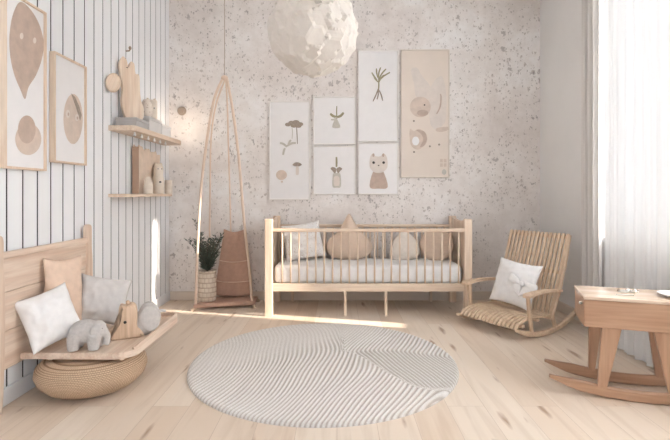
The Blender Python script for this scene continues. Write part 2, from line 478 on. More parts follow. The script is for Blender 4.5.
# ------------------------------------------------------------------ the setting
YF = -3.0                                       # the room goes on behind the camera
struct('floor', box(BM(), XL-.1, XR+.1, YF, DB+.1, -.1, 0, 0), M['floor'])
struct('ceiling', box(BM(), XL-.1, XR+.1, YF, DB+.1, ZC, ZC+.1, 0), M['ceil'])
struct('wall_back', box(BM(), XL-.1, XR+.1, DB, DB+.12, 0, ZC, 0), M['wallpaper'])
struct('wall_left', box(BM(), XL-.14, XL-.0035, YF, DB, 0, ZC, 0), M['groove_shade'])
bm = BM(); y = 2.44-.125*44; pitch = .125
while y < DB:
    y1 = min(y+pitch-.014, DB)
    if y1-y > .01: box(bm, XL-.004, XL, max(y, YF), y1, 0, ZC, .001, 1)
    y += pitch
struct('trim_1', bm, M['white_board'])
WY0, WY1, WZ0, WZ1 = 1.6, 3.66, .75, 2.85          # window opening in the right wall
bm = BM()
for (a, b, c, d) in ((YF, WY0, 0, ZC), (WY1, DB, 0, ZC), (WY0, WY1, 0, WZ0), (WY0, WY1, WZ1, ZC)):
    box(bm, XR, XR+.16, a, b, c, d, 0)
bmesh.ops.remove_doubles(bm, verts=bm.verts[:], dist=1e-5)
struct('wall_right', bm, M['wall'])
struct('baseboard_back', box(BM(), XL+.016, XR-.016, DB-.016, DB, 0, .09, .003), M['base'])
struct('baseboard_left', box(BM(), XL, XL+.016, YF, DB, 0, .09, .003), M['white_board'])
struct('baseboard_right', box(BM(), XR-.016, XR, YF, DB, 0, .09, .003), M['base'])
bm = BM(); xw0, xw1 = XR+.08, XR+.13
for yy in (WY0+.03, WY0+.95, WY1-.03): box(bm, xw0, xw1, yy-.03, yy+.03, WZ0, WZ1, .004)
box(bm, xw0, xw1, WY0, WY1, WZ0, WZ0+.06, .004); box(bm, xw0, xw1, WY0, WY1, WZ1-.06, WZ1, .004)
wf = struct('window_1', bm, M['frame_pvc'])
g = obj('window_pane', box(BM(), XR+.10, XR+.106, WY0+.02, WY1-.02, WZ0+.02, WZ1-.02, 0), M['glass'], wf)
struct('trim_2', box(BM(), XR-.02, XR+.16, WY0-.03, WY1, WZ0-.03, WZ0, .004), M['frame_pvc'])

# ------------------------------------------------------------------ rug with a fingerprint of ridges
def make_rug():
    R, n = .85, 430
    a = np.linspace(-1, 1, n); U, V = np.meshgrid(a, a, indexing='ij')
    X = U*np.sqrt(1-V*V/2)*R; Y = V*np.sqrt(1-U*U/2)*R
    r = np.sqrt(X*X+Y*Y)/R
    lam = .0265
    wob = .012*np.sin(X*6+Y*4)+.004*np.sin(Y*12-X*7)
    # sheared arcs round a whorl at the lower right; chevrons at the upper right
    yy = Y+.80; xx = X-.55-.50*yy+.34*yy*yy
    d2 = np.sqrt(xx**2+.10*yy**2)+wob*1.4
    d3 = .42+.95*X-.36*np.sqrt((Y-.05-.12*np.sin(X*4))**2+.0004)+wob
    s = 1/(1+np.exp(-(Y+.10+.9*(X-.30)-.12*np.sin(X*9))/.003)); s = s*(1/(1+np.exp(-(X-.12)/.004)))
    ph = (1-s)*d2+s*d3
    h = .5+.5*np.sin(ph*2*pi/lam)
    rng = np.random.default_rng(3)
    h = np.clip(h*1.15-.05, 0, 1)
    # worn smooth zone at the far left
    worn = 1/(1+np.exp(-((Y-.22)-(X+.15)*.8)/.07)); h = h*(1-.8*worn)+.62*.8*worn
    h += (rng.random(h.shape)-.5)*.18
    Z = .015+.007*h
    edge = np.clip((1-r)/.03, 0, 1); Z *= np.sqrt(1-(1-edge)**2)*.75+.25
    Z[r > .9999] = .003
    top = np.stack([X, Y, Z], -1).reshape(-1, 3)
    idx = np.arange(n*n).reshape(n, n)
    q = np.stack([idx[:-1, :-1], idx[1:, :-1], idx[1:, 1:], idx[:-1, 1:]], -1).reshape(-1, 4)
    rim = np.concatenate([idx[:, 0], idx[-1, 1:], idx[-2::-1, -1], idx[0, -2:0:-1]])
    low = top[rim].copy(); low[:, 2] = 0
    base = n*n; k = len(rim); j = np.arange(k); j2 = (j+1) % k
    side = np.stack([rim[j2], rim[j], base+j, base+j2], -1)
    verts = np.concatenate([top, low]); faces = np.concatenate([q, side])
    me = bpy.data.meshes.new('round_rug')
    me.vertices.add(len(verts)); me.vertices.foreach_set('co', verts.astype(np.float32).ravel())
    me.loops.add(faces.size); me.loops.foreach_set('vertex_index', faces.astype(np.int32).ravel())
    me.polygons.add(len(faces)); me.polygons.foreach_set('loop_start', np.arange(0, faces.size, 4, dtype=np.int32))
    me.update(calc_edges=True); me.validate()
    at = me.attributes.new('pile', 'FLOAT', 'POINT')
    at.data.foreach_set('value', np.concatenate([np.clip(h, 0, 1).ravel(), np.full(k, .3)]).astype(np.float32))
    me.polygons.foreach_set('use_smooth', [True]*len(me.polygons))
    me.materials.append(M['rug'])
    o = bpy.data.objects.new('round_rug', me); COL.objects.link(o); o.location = (-.085, 3.026, 0)
    tag(o, 'round off-white wool rug with fingerprint ridges on the plank floor', 'rug')
make_rug()

# ------------------------------------------------------------------ crib
def crib():
    x0, x1, y0, y1, zt = -.645, 1.206, 4.14, 4.745, .868
    pw = .07
    t = thing('crib', 'long pale wooden crib with barred sides against the speckled back wall', 'crib', ((x0+x1)/2, (y0+y1)/2, 0))
    for sx in (0, 1):
        xa = x0 if sx == 0 else x1-pw
        for ya in (y0, y1-.05):
            obj('leg', box(BM(), xa, xa+pw, ya, ya+.05, 0, zt, .006), W['z'], t, world=True)
        # solid end panel with a dipped top edge
        xc = xa+pw/2
        pts = [(y0+.045, .22), (y1-.045, .22), (y1-.045, zt-.005)]
        for k in range(1, 10):
            s = k/10; pts.append((y1-.045-(y1-y0-.09)*s, zt-.005-.025*sin(pi*s)))
        pts.append((y0+.045, zt-.005))
        b = prism(BM(), [(p[0], p[1]) for p in pts], .03, Matrix.Translation((xc, 0, 0)) @ Matrix.Rotation(pi/2, 4, 'Z'), .004, 2)
        obj('end_panel', b, W['z'], t, world=True)
    for yy, nm in ((y0+.012, 'front'), (y1-.032, 'back')):
        obj('top_rail', box(BM(), x0+pw-.003, x1-pw+.003, yy-.005, yy+.027, .752, .782, .006), W['x'], t, world=True)
        obj('bottom_rail', box(BM(), x0+pw-.003, x1-pw+.003, yy-.005, yy+.027, .22, .29, .005), W['x'], t, world=True)
        n = 22
        for i in range(n):
            px = 282+(459-282)*i/(n-1); X = (px-VX)/F*4.15
            obj('bar', tube(BM(), [(X, yy+.011, .285), (X, yy+.011, .757)], .0075, 8), W['z'], t, True, world=True)
    for px in (345.3, 386):
        X = (px-VX)/F*4.15
        obj('middle_leg', box(BM(), X-.012, X+.012, y0+.006, y0+.036, 0, .222, .004), W['z'], t, world=True)
    for X in (-.45, .95):
        obj('middle_leg', box(BM(), X-.012, X+.012, y1-.05, y1-.02, 0, .222, .004), W['z'], t, world=True)
    # slatted mattress base
    b = BM()
    for i in range(14):
        X = x0+.14+i*.121; box(b, X-.03, X+.03, y0+.036, y1-.036, .262, .278, .003)
    obj('mattress_base', b, W['y'], t, world=True)
    # mattress with soft quilted channels
    nx, ny = 150, 30; b = BM(); G = []
    mx0, mx1, my0, my1, mz0, mz1 = x0+.075, x1-.075, y0+.045, y1-.045, .280, .452
    t2 = BM(); box(t2, mx0, mx1, my0, my1, mz0, mz1, .045, 6)
    bmesh.ops.subdivide_edges(t2, edges=[e for e in t2.edges if e.calc_length() > .3], cuts=90, use_grid_fill=True)
    for v in t2.verts:
        if v.co.z > mz0+.05:
            v.co.z += -.004*abs(sin((v.co.x+.3*noise.noise(Vector((v.co.x*2, 3, 0)))*.2)*26))+.008*noise.noise(v.co*5)
        if v.co.y < my0+.03: v.co.y += .004*sin(v.co.x*52)+.004*noise.noise(v.co*9)-.002
        v.co.y = max(v.co.y, y0+.041)
    m = obj('crib_mattress', t2, M['white_cloth'], None, True)
    tag(m, 'white quilted crib mattress lying inside the wooden crib', 'mattress')
crib()

# crib cushions (mattress top about z .455)
c = obj('throw_pillow', pillow(.40, .37, .13, 4, wr=.010), M['quilt'], None, True)
pose(c, (-.33, 4.53, .6), 12, 22, -8); settle(c, .438)
tag(c, 'white patterned pillow leaning in the left end of the crib', 'pillow')
drop = smooth_poly([(0, .285), (.055, .20), (.115, .10), (.205, .02), (.225, -.07), (.15, -.15), (0, -.175), (-.15, -.15), (-.225, -.07), (-.205, .02), (-.115, .10), (-.055, .20)], 5)
c = obj('peaked_cushion', puff(drop, .14, 2), M['tan_cloth'], None, True)
pose(c, (.12, 4.56, .64), 0, 14, 0); settle(c, .448)
tag(c, 'tan peaked tent-shaped cushion in the middle of the crib', 'cushion')
tri = smooth_poly([(.03, .16), (.12, .06), (.15, -.07), (.08, -.13), (-.08, -.13), (-.15, -.07), (-.10, .06)], 6)
c = obj('rounded_cushion', puff(tri, .10, 5), M['cream_cloth'], None, True)
pose(c, (.655, 4.56, .6), 0, 18, -6); settle(c, .442)
tag(c, 'cream triangular cushion in the crib, left of the round tan cushion', 'cushion')
rd = [(.165*cos(a*2*pi/40), .165*sin(a*2*pi/40)) for a in range(40)]
c = obj('round_cushion', puff(rd, .10, 8), M['tan_cloth'], None, True)
pose(c, (.965, 4.52, .6), -20, 20, 0); settle(c, .442)
tag(c, 'round tan cushion leaning in the right end of the crib', 'cushion')

# ------------------------------------------------------------------ pictures on the back wall
def wb(px, py, Y): return ((px-VX)/F*Y, CH-(py-VY)/F*Y)
def flat_shape(t, name, pts, mat, lvl, Y=DB-.018, smooth=True, sub=6):
    """thin printed shape on the sheet; pts in photo pixels, put on the sheet's own plane"""
    P = [wb(x, y, Y) for x, y in pts]
    if smooth: P = smooth_poly(P, sub)
    t['_n'] = lv = t.get('_n', 0)+1
    b = prism(BM(), P, .0003, Matrix.Translation((0, Y-.0002-.0003*lv, 0)))
    return obj(name, b, mat, t, world=True)
def circ(cx, cy, rx, ry=None, n=14):
    ry = ry or rx; return [(cx+rx*cos(2*pi*k/n), cy+ry*sin(2*pi*k/n)) for k in range(n)]
def stroke(t, name, pts, w, mat, lvl, Y=DB-.018):
    b = BM(); P = smooth_line([Vector((*wb(x, y, Y), 0)) for x, y in pts], 4)
    L, Rr = [], []
    for i, p in enumerate(P):
        d = (P[min(i+1, len(P)-1)]-P[max(i-1, 0)]).normalized(); nn = Vector((-d.y, d.x, 0))
        ww = w*(.5+.5*sin(pi*(.15+.7*i/(len(P)-1))))
        L.append(p+nn*ww/2); Rr.append(p-nn*ww/2)
    pts2 = [(p.x, p.y) for p in L]+[(p.x, p.y) for p in reversed(Rr)]
    t['_n'] = lv = t.get('_n', 0)+1
    prism(b, pts2, .0003, Matrix.Translation((0, Y-.0002-.0003*lv, 0)))
    return obj(name, b, mat, t, world=True)
def picture(x0, x1, y0, y1, label, fm, pm, fw=.012):
    Xa, Za = wb(x0, y0, DB-.025); Xb, Zb = wb(x1, y1, DB-.025)
    t = thing('framed_picture', label, 'picture', ((Xa+Xb)/2, DB-.001, Zb), group='framed pictures on the back wall')
    b = BM(); ya, yb = DB-.028, DB-.001
    box(b, Xa, Xa+fw, ya, yb, Zb, Za, .002, 1); box(b, Xb-fw, Xb, ya, yb, Zb, Za, .002, 1)
    box(b, Xa+fw, Xb-fw, ya, yb, Zb, Zb+fw, .002, 1); box(b, Xa+fw, Xb-fw, ya, yb, Za-fw, Za, .002, 1)
    obj('frame', b, fm, t, world=True)
    obj('print_sheet', box(BM(), Xa+fw*.8, Xb-fw*.8, DB-.018, DB-.004, Zb+fw*.8, Za-fw*.8, 0), pm, t, world=True)
    return t
t = picture(269, 310, 101, 200, 'tall white framed print of brown flower heads, leftmost picture on the back wall', M['frame_white'], M['paper'])
for k, (a, b_, r) in enumerate(((288, 124.5, 3), (291.5, 122.8, 3.2), (296, 122.3, 3.6), (300, 124.2, 3.2), (294, 125.5, 3.5), (298.5, 126, 3))):
    flat_shape(t, 'flower_head', circ(a, b_, r, r*.62), M['ink_dark'], 2)
stroke(t, 'stem', [(296.5, 126), (297, 134), (297.5, 144)], .010, M['ink_dark'], 1)
stroke(t, 'stem', [(292, 127), (292.5, 133), (292, 139)], .008, M['ink_grey'], 1)
for a, b_, c_, d_ in ((287, 147, 280, 143), (287, 146, 296, 143), (285, 148, 283, 155), (288, 146, 291, 140)):
    stroke(t, 'leaf_branch', [(a, b_), ((a+c_)/2, (b_+d_)/2-1), (c_, d_)], .022, M['ink_grey'], 1)
flat_shape(t, 'tan_disc', circ(281.5, 175, 5.4, 5), M['ink_tan'], 1)
flat_shape(t, 'dot', circ(282, 181.8, 1), M['ink_tan'], 1)
flat_shape(t, 'mushroom_cap', [(292.6, 165), (295, 162.6), (298.5, 162.4), (301.8, 164.4), (300, 166), (296.5, 166.5)], M['ink_dark'], 2)
stroke(t, 'mushroom_stalk', [(297.3, 166), (297.4, 171), (297.2, 175)], .032, M['ink_pale'], 1)

t = picture(313, 356, 96.5, 144.6, 'small white framed print of a sprig with side leaves, upper of the two small pictures', M['frame_white'], M['paper'])
stroke(t, 'stem', [(336.8, 106), (336.6, 112), (336.8, 119)], .012, M['ink_green'], 1)
stroke(t, 'leaf', [(336.8, 117), (333, 116), (330.3, 113.6)], .026, M['ink_green'], 2)
stroke(t, 'leaf', [(336.8, 117), (340.5, 116), (343.6, 112.6)], .026, M['ink_green'], 2)
stroke(t, 'leaf', [(336.5, 117.5), (334, 119.5), (331, 119.6)], .018, M['ink_grey'], 1)
flat_shape(t, 'pale_bulb', [(336, 118.5), (338, 121), (340.2, 127), (336, 128.2), (332.2, 127), (334, 121)], M['ink_grey'], 1)

t = picture(313, 356, 145.6, 194.8, 'small white framed print of a twig in a jar, lower of the two small pictures', M['frame_white'], M['paper'])
stroke(t, 'stem', [(336.4, 157), (336.6, 162), (336.4, 167)], .020, M['ink_green'], 1)
flat_shape(t, 'leaf', [(336.3, 169), (333, 167), (330.6, 168.5), (332.6, 171), (335, 173.5)], M['ink_dark'], 2)
flat_shape(t, 'leaf', [(336.5, 169), (339.6, 167), (342.2, 168.8), (340.2, 171), (338, 173.5)], M['ink_dark'], 2)
flat_shape(t, 'jar', [(332.8, 175), (334.5, 173.2), (338.8, 173.2), (340.6, 175), (340.8, 186.4), (336.6, 187.6), (332.6, 186.4)], M['ink_grey'], 1)
flat_shape(t, 'jar_shine', [(334, 177), (339, 177), (339.3, 185), (336.6, 186), (334, 185)], M['ink_pale'], 2)

t = picture(358, 398.5, 50, 141.6, 'tall white framed print of an olive sprig with splayed stems, above the cat print', M['frame_white'], M['paper'])
for a, b_ in (((377, 80), (371.8, 72.5)), ((378, 78), (376.5, 68.5)), ((378.5, 78), (380.6, 67.5)), ((379, 79), (386, 69)), ((379.5, 80), (390, 72.4)), ((378, 82), (374, 77)), ((379, 82), (384, 75))):
    stroke(t, 'leaf', [a, ((a[0]+b_[0])/2-.6, (a[1]+b_[1])/2-.4), b_], .015, M['ink_green'], 2)
stroke(t, 'stem', [(378.6, 78), (378.8, 86), (378, 92)], .014, M['ink_green'], 1)
for e in ((373, 101.4), (377, 99.5), (382.6, 100.8)):
    stroke(t, 'stem', [(378.2, 89), ((378.2+e[0])/2+.6, 94.5), e], .013, M['ink_dark'], 1)

t = picture(358, 398.5, 142.8, 194.6, 'small white framed print of a pale sitting cat, under the olive sprig print', M['frame_white'], M['paper'])
flat_shape(t, 'body', [(373, 172), (378.6, 169.5), (383.6, 172), (387.6, 187), (378.6, 188.6), (369.8, 187)], M['ink_rose'], 1)
flat_shape(t, 'head', [(370, 158), (372.6, 153.6), (375.5, 156.2), (380.5, 156.2), (384, 153.6), (387, 158), (387.3, 167), (383, 172), (378.6, 173), (374, 172), (369.8, 167)], M['ink_pale'], 2)
flat_shape(t, 'ear', circ(373.4, 155.2, 1.1, 1.8), M['ink_rose'], 3); flat_shape(t, 'ear', circ(383.2, 155.2, 1.1, 1.8), M['ink_rose'], 3)
flat_shape(t, 'eye', circ(373.6, 162.6, 1.3), M['ink_black'], 3); flat_shape(t, 'eye', circ(383.6, 162.6, 1.3), M['ink_black'], 3)
flat_shape(t, 'nose', circ(378.6, 165.4, .8, .6), M['ink_black'], 3)

t = picture(401, 449.5, 49.4, 177.6, 'largest cream framed print of round animal faces, rightmost picture on the back wall', M['frame_cream'], M['paper_tan'], .010)
flat_shape(t, 'tall_leaf', [(411, 70), (417, 68), (422, 76), (430, 86), (432, 97), (424, 99), (416, 96), (414, 84)], M['ink_pale'], 1)
flat_shape(t, 'backdrop_wash', [(430, 90), (441, 76), (446, 92), (446, 118), (442, 126), (437, 130), (430, 122)], M['ink_pale'], 1)
flat_shape(t, 'face_disc', circ(420.3, 107, 10.4, 10.2), M['ink_tan'], 2)
flat_shape(t, 'cheek', circ(422.6, 113, 5.6, 3.2), M['ink_rose'], 3)
flat_shape(t, 'eye', circ(424.5, 105, .8), M['ink_black'], 4)
stroke(t, 'horn', [(436.5, 114), (440, 107), (441, 98), (440.4, 94)], .016, M['ink_rose'], 3)
flat_shape(t, 'fox_head', [(410, 129), (414, 131), (419, 129), (425.6, 133), (427, 141), (423, 147), (417, 149.6), (411.4, 146), (409.6, 138)], M['ink_tan'], 2)
flat_shape(t, 'crescent', [(416, 130), (424, 131.5), (427, 138), (424.6, 145), (420, 147), (423, 140), (421, 134)], M['ink_rose'], 3)
flat_shape(t, 'white_patch', circ(415.6, 141, 3.6, 4.4), M['paper'], 3)
flat_shape(t, 'side_shape', [(437, 128), (448, 126.8), (448, 130), (441, 132), (436, 131)], M['ink_tan'], 2)
for a, b_ in ((413.8, 121), (429.8, 146.4), (439, 144.6), (414, 152)):
    flat_shape(t, 'dot', circ(a, b_, 1.0), M['ink_dark'], 4)
for i in range(2):
    for j in range(2): flat_shape(t, 'stamp_square', [(440+i*3.6, 159+j*4.4), (442.8+i*3.6, 159+j*4.4), (442.8+i*3.6, 162.4+j*4.4), (440+i*3.6, 162.4+j*4.4)], M['ink_tan'], 2, smooth=False)
flat_shape(t, 'stamp_blot', circ(444, 172, 2.2, 2.8), M['ink_grey'], 3)

# ------------------------------------------------------------------ pictures on the left wall
XP = XL+.037
def wl(px, py, X=XP): Y = -X*F/(VX-px); return (Y, CH-(py-VY)/F*Y)
MLW = lambda x: Matrix.Translation((x, 0, 0)) @ Matrix.Rotation(pi/2, 4, 'Z')
def lshape(t, name, pts, mat, lvl, smooth=True, X=None):
    X = X or XL+.024
    P = [wl(a, b, X) for a, b in pts]
    if smooth: P = smooth_poly(P, 6)
    t['_n'] = lv = t.get('_n', 0)+1
    b = prism(BM(), P, .0003, MLW(X+.0002+.0003*lv)); return obj(name, b, mat, t, world=True)
def lpicture(y0, y1, z0, z1, label, fw=.012):
    t = thing('framed_picture', label, 'picture', (XL+.001, (y0+y1)/2, z0), group='framed pictures on the white boards')
    b = BM(); xa, xb = XL+.001, XP
    box(b, xa, xb, y0, y0+fw, z0, z1, .002, 1); box(b, xa, xb, y1-fw, y1, z0, z1, .002, 1)
    box(b, xa, xb, y0+fw, y1-fw, z0, z0+fw, .002, 1); box(b, xa, xb, y0+fw, y1-fw, z1-fw, z1, .002, 1)
    obj('frame', b, W['z'], t, world=True)
    obj('print_sheet', box(BM(), XL+.004, XL+.024, y0+fw*.8, y1-fw*.8, z0+fw*.8, z1-fw*.8, 0), M['paper'], t, world=True)
    return t
t = lpicture(2.372, 2.71, 1.227, 2.15, 'tall wood framed print of a large brown leaf shape, nearer picture on the white boards')
lshape(t, 'leaf_shape', [(20, 2), (30, 9), (39, 24), (43.5, 42), (42, 58), (36, 75), (28.5, 87), (25, 99), (20.5, 90), (14, 74), (10, 55), (9.5, 34), (13, 14)], M['ink_rose'], 1)
lshape(t, 'oval_mark', circ(21.5, 36, 1.8, 3.2), M['ink_pale'], 2); lshape(t, 'oval_mark', circ(34.5, 40.5, 1.6, 3), M['ink_pale'], 2)
lshape(t, 'pale_disc', circ(28, 139, 13, 16), M['ink_tan'], 1); lshape(t, 'brown_disc', circ(26.5, 129.5, 8.8, 14), M['ink_rose'], 2)
t = lpicture(2.787, 3.145, 1.285, 1.952, 'wood framed print of an egg-shaped face, farther picture on the white boards')
lshape(t, 'egg_face', circ(73, 119, 9.6, 25), M['ink_tan'], 1)
lshape(t, 'hair_patch', [(71, 93.4), (75, 97), (79, 106), (81.6, 115), (80, 121), (76, 108)], M['ink_dark'], 2, smooth=False)
lshape(t, 'eye', circ(67.8, 113.7, 2.0, 4.0), M['ink_pale'], 2); lshape(t, 'eye', circ(76.8, 117.5, 1.9, 3.6), M['ink_pale'], 2)
lshape(t, 'pupil', circ(68.2, 114.2, .8, 1.8), M['ink_rose'], 3); lshape(t, 'pupil', circ(77.2, 118, .8, 1.6), M['ink_rose'], 3)

for o_ in scene.objects:
    if '_n' in o_: del o_['_n']

# ------------------------------------------------------------------ shelves
S1, S2 = 1.613, 1.093
def shelf(y0, y1, x1, z, th, label, pegs=()):
    t = thing('wall_shelf', label, 'shelf', (XL, (y0+y1)/2, z-th), group='wooden wall shelves')
    pts = smooth_poly([(XL+.0005, y0), (XL+.06, y0), (x1-.03, y0), (x1, y0+.03), (x1, (y0+y1)/2), (x1, y1-.10), (x1-.02, y1-.02), (x1-.08, y1), (XL+.0005, y1)], 1)
    b = prism(BM(), pts, th, Matrix.Translation((0, 0, z-th/2)) @ Matrix.Rotation(-pi/2, 4, 'X'), .004, 2)
    bmesh.ops.recalc_face_normals(b, faces=b.faces[:])
    obj('board', b, W['y'], t, world=True)
    for yy in pegs:
        b = BM(); tube(b, [(x1-.05, yy, z-th+.002), (x1-.05, yy, z-th-.018)], .006, 8); ellip(b, (x1-.05, yy, z-th-.022), (.011,)*3, seg=12, rings=8)
        obj('peg', b, M['box_white'], t, True, world=True, label='small white round peg')
    return t
shelf(3.51, 4.63, -1.525, S1, .04, 'upper wooden wall shelf holding the tall wooden figure and boxes', [3.62+.13*i for i in range(6)])
shelf(3.51, 4.48, -1.56, S2, .024, 'lower wooden wall shelf holding the kraft bag and bear figure')

# on the upper shelf
t = thing('flat_box', 'low grey box under the tall wooden figure on the upper shelf', 'box', (-1.62, 3.69, S1))
obj('box_base', box(BM(), -1.70, -1.54, 3.57, 3.80, S1, S1+.045, .003), M['box_grey'], t, world=True)
obj('lid', box(BM(), -1.703, -1.537, 3.567, 3.803, S1+.0455, S1+.068, .003), M['box_grey'], t, world=True)
t = thing('storage_box', 'pale grey box under the white-eyed block toy on the upper shelf', 'box', (-1.62, 3.95, S1))
obj('box_base', box(BM(), -1.70, -1.54, 3.82, 4.075, S1, S1+.09, .003), M['box_pale'], t, world=True)
obj('lid', box(BM(), -1.703, -1.537, 3.817, 4.078, S1+.0905, S1+.118, .003), M['box_pale'], t, world=True)
t = thing('storage_box', 'plain white box at the far end of the upper shelf', 'box', (-1.62, 4.2, S1))
obj('box_base', box(BM(), -1.69, -1.545, 4.10, 4.32, S1, S1+.075, .003), M['box_white'], t, world=True)
obj('lid', box(BM(), -1.693, -1.542, 4.097, 4.323, S1+.0755, S1+.10, .003), M['box_white'], t, world=True)

# tall wooden figure: rounded seal-like body, neck and two ears
fig = [((px-134)*.0080, (118-py)*.0079) for px, py in ((129, 118), (125, 110), (123.6, 100), (124.5, 88), (122.5, 76), (121.5, 64), (124.5, 57), (128, 60), (129.6, 67), (131.8, 61), (135, 62.5), (136.4, 72), (139.8, 73.5), (140.6, 90), (141.6, 99), (144, 106), (142.5, 118))]
t = thing('wooden_figure', 'tall pale wooden animal figure with two ears standing on the grey box', 'figure', (-1.625, 3.69, S1+.0695))
t.rotation_euler = (0, 0, radians(38))
obj('body', prism(BM(), smooth_poly(fig, 4), .055, None, .003, 2), W['z'], t)
b = BM(); ellip(b, (-.045, -.028, .40), (.005, .003, .005), seg=10, rings=6); obj('eye', b, M['dark'], t, True)

b = puff([(.062*cos(a*pi/12), .078*sin(a*pi/12)) for a in range(24)], .034, 1, .002)
o = obj('wooden_disc', b, W['z'], None, True); pose(o, (XL+.044, 3.50, 1.93), 60, 0, 25)
tag(o, 'oval pale wooden disc hung on the white boards left of the wooden figure', 'wall ornament')
b = BM(); tube(b, [(XL-.002, 3.80, 2.26), (XL+.03, 3.80, 2.262), (XL+.036, 3.80, 2.275)], .006, 8); ellip(b, (XL+.036, 3.80, 2.285), (.012, .012, .015), seg=12, rings=8)
tag(obj('wall_hook', b, M['brass'], None, True), 'small brown hook on the white boards above the wooden figure', 'hook')

t = thing('block_toy', 'cream block toy with two dark eyes on the pale grey box', 'toy', (-1.60, 4.005, S1+.1185))
obj('body', box(BM(), -.046, .046, -.04, .04, 0, .17, .018, 4), M['cream'], t, True)
t.rotation_euler = (0, 0, radians(30))
for s in (-1, 1):
    b = BM(); ellip(b, (s*.018, -.0405, .095), (.005, .003, .005), seg=10, rings=6); obj('eye', b, M['dark'], t, True)
    b = BM(); ellip(b, (s*.028, 0, .172), (.012, .010, .014), seg=12, rings=8); obj('ear', b, M['cream'], t, True)
b = BM(); lathe(b, [(0, 0), (.03, .002), (.046, .03), (.05, .07), (.042, .115), (.025, .145), (0, .155)], 24)
o = obj('speckled_egg', b, M['speckle'], None, True, loc=(-1.592, 3.885, S1+.1185)); tag(o, 'speckled egg-shaped ornament between the wooden figure and the block toy', 'ornament')

# on the lower shelf
def kraft_bag():
    t = thing('paper_bag', 'tall kraft paper bag with a dark brown side on the lower shelf', 'bag', (-1.665, 4.13, S2))
    y0, y1, x0, x1 = 3.89, 4.36, -1.710, -1.656
    b = BM(); n = 24; L = []
    for sx, x in ((0, x0), (1, x1)):
        row = []
        for i in range(n+1):
            s = i/n; yy = y0+(y1-y0)*s
            zt = S2+.40-.035*s+.012*sin(s*19)+.008*sin(s*41+sx)
            yt = yy+(.5-s)*.0+.01*(s-.5)
            row.append((b.verts.new((x, y0+.03*s*0+(yy-y0)*.94, S2)), b.verts.new((x+(-.004 if sx else .004), yt, zt))))
        L.append(row)
    A, B = L
    for i in range(n):
        b.faces.new((A[i][0], A[i+1][0], A[i+1][1], A[i][1])); b.faces.new((B[i][0], B[i][1], B[i+1][1], B[i+1][0]))
    b.faces.new((A[n][0], B[n][0], B[n][1], A[n][1]))
    for i in range(n): b.faces.new((A[i][0], B[i][0], B[i+1][0], A[i+1][0]))
    bmesh.ops.recalc_face_normals(b, faces=b.faces[:])
    o = obj('bag_body', b, M['kraft'], t, world=True); s_ = o.modifiers.new('paper', 'SOLIDIFY'); s_.thickness = .003
    obj('side_panel', box(BM(), x0-.001, x1+.001, y0-.010, y0-.001, S2+.001, S2+.395, .002), M['brown'], t, world=True, label='dark brown end panel')
kraft_bag()
def fig_lathe(name, label, prof, loc, mat, cat='figure'):
    t = thing(name, label, cat, loc); obj('body', lathe(BM(), prof, 28), mat, t, True); return t
t = fig_lathe('small_figure', 'small round-topped cream figure at the near side of the bear on the lower shelf', [(0, 0), (.036, .001), (.038, .01), (.037, .07), (.030, .115), (.016, .14), (0, .146)], (-1.595, 3.93, S2), M['cream'])
t = thing('bear_figure', 'cream bear figure with dark nose and eye on the lower shelf', 'figure', (-1.600, 4.165, S2), radians(40))
obj('body', lathe(BM(), [(0, 0), (.044, .001), (.050, .012), (.050, .09), (.046, .14), (.040, .17), (.042, .20), (.042, .23), (.032, .262), (0, .274)], 28), M['cream'], t, True)
for s in (-1, 1):
    b = BM(); ellip(b, (s*.024, 0, .262), (.012, .008, .016), seg=12, rings=8); obj('ear', b, M['cream'], t, True)
    b = BM(); ellip(b, (s*.016, -.040, .222), (.0045, .003, .0045), seg=10, rings=6); obj('eye', b, M['dark'], t, True)
b = BM(); ellip(b, (0, -.0485, .105), (.011, .006, .008), seg=10, rings=6); obj('nose', b, M['dark'], t, True)
t = fig_lathe('ribbed_cup', 'small ribbed cream cup at the far end of the lower shelf', [(0, 0), (.034, .001), (.036, .01), (.036, .035), (.034, .04), (.036, .045), (.036, .085), (.034, .09), (.036, .095), (.034, .128), (.030, .13), (.029, .03), (0, .028)], (-1.598, 4.41, S2), M['cream'], 'cup')

# wall lamp on the back wall
t = thing('wall_lamp', 'small round brass wall lamp beside the upper shelf on the speckled wall', 'lamp', ((182-VX)/F*DB, DB, CH-(111-VY)/F*DB))
RX = Matrix.Rotation(pi/2, 4, 'X')
b = BM(); lathe(b, [(0, 0), (.046, 0), (.046, .008), (.040, .014), (0, .014)], 28); b.transform(RX); obj('back_plate', b, M['brass'], t, True)
b = BM(); lathe(b, [(0, .012), (.022, .014), (.034, .03), (.034, .045), (.02, .058), (0, .062)], 28); b.transform(RX); obj('shade', b, M['brass'], t, True)
ld = bpy.data.lights.new('wall_lamp_bulb', 'POINT'); ld.energy = 1.0; ld.color = (1, .86, .7); ld.shadow_soft_size = .05
lo = bpy.data.objects.new('bulb', ld); COL.objects.link(lo); lo.parent = t; lo.location = (.08, -.24, -.16)

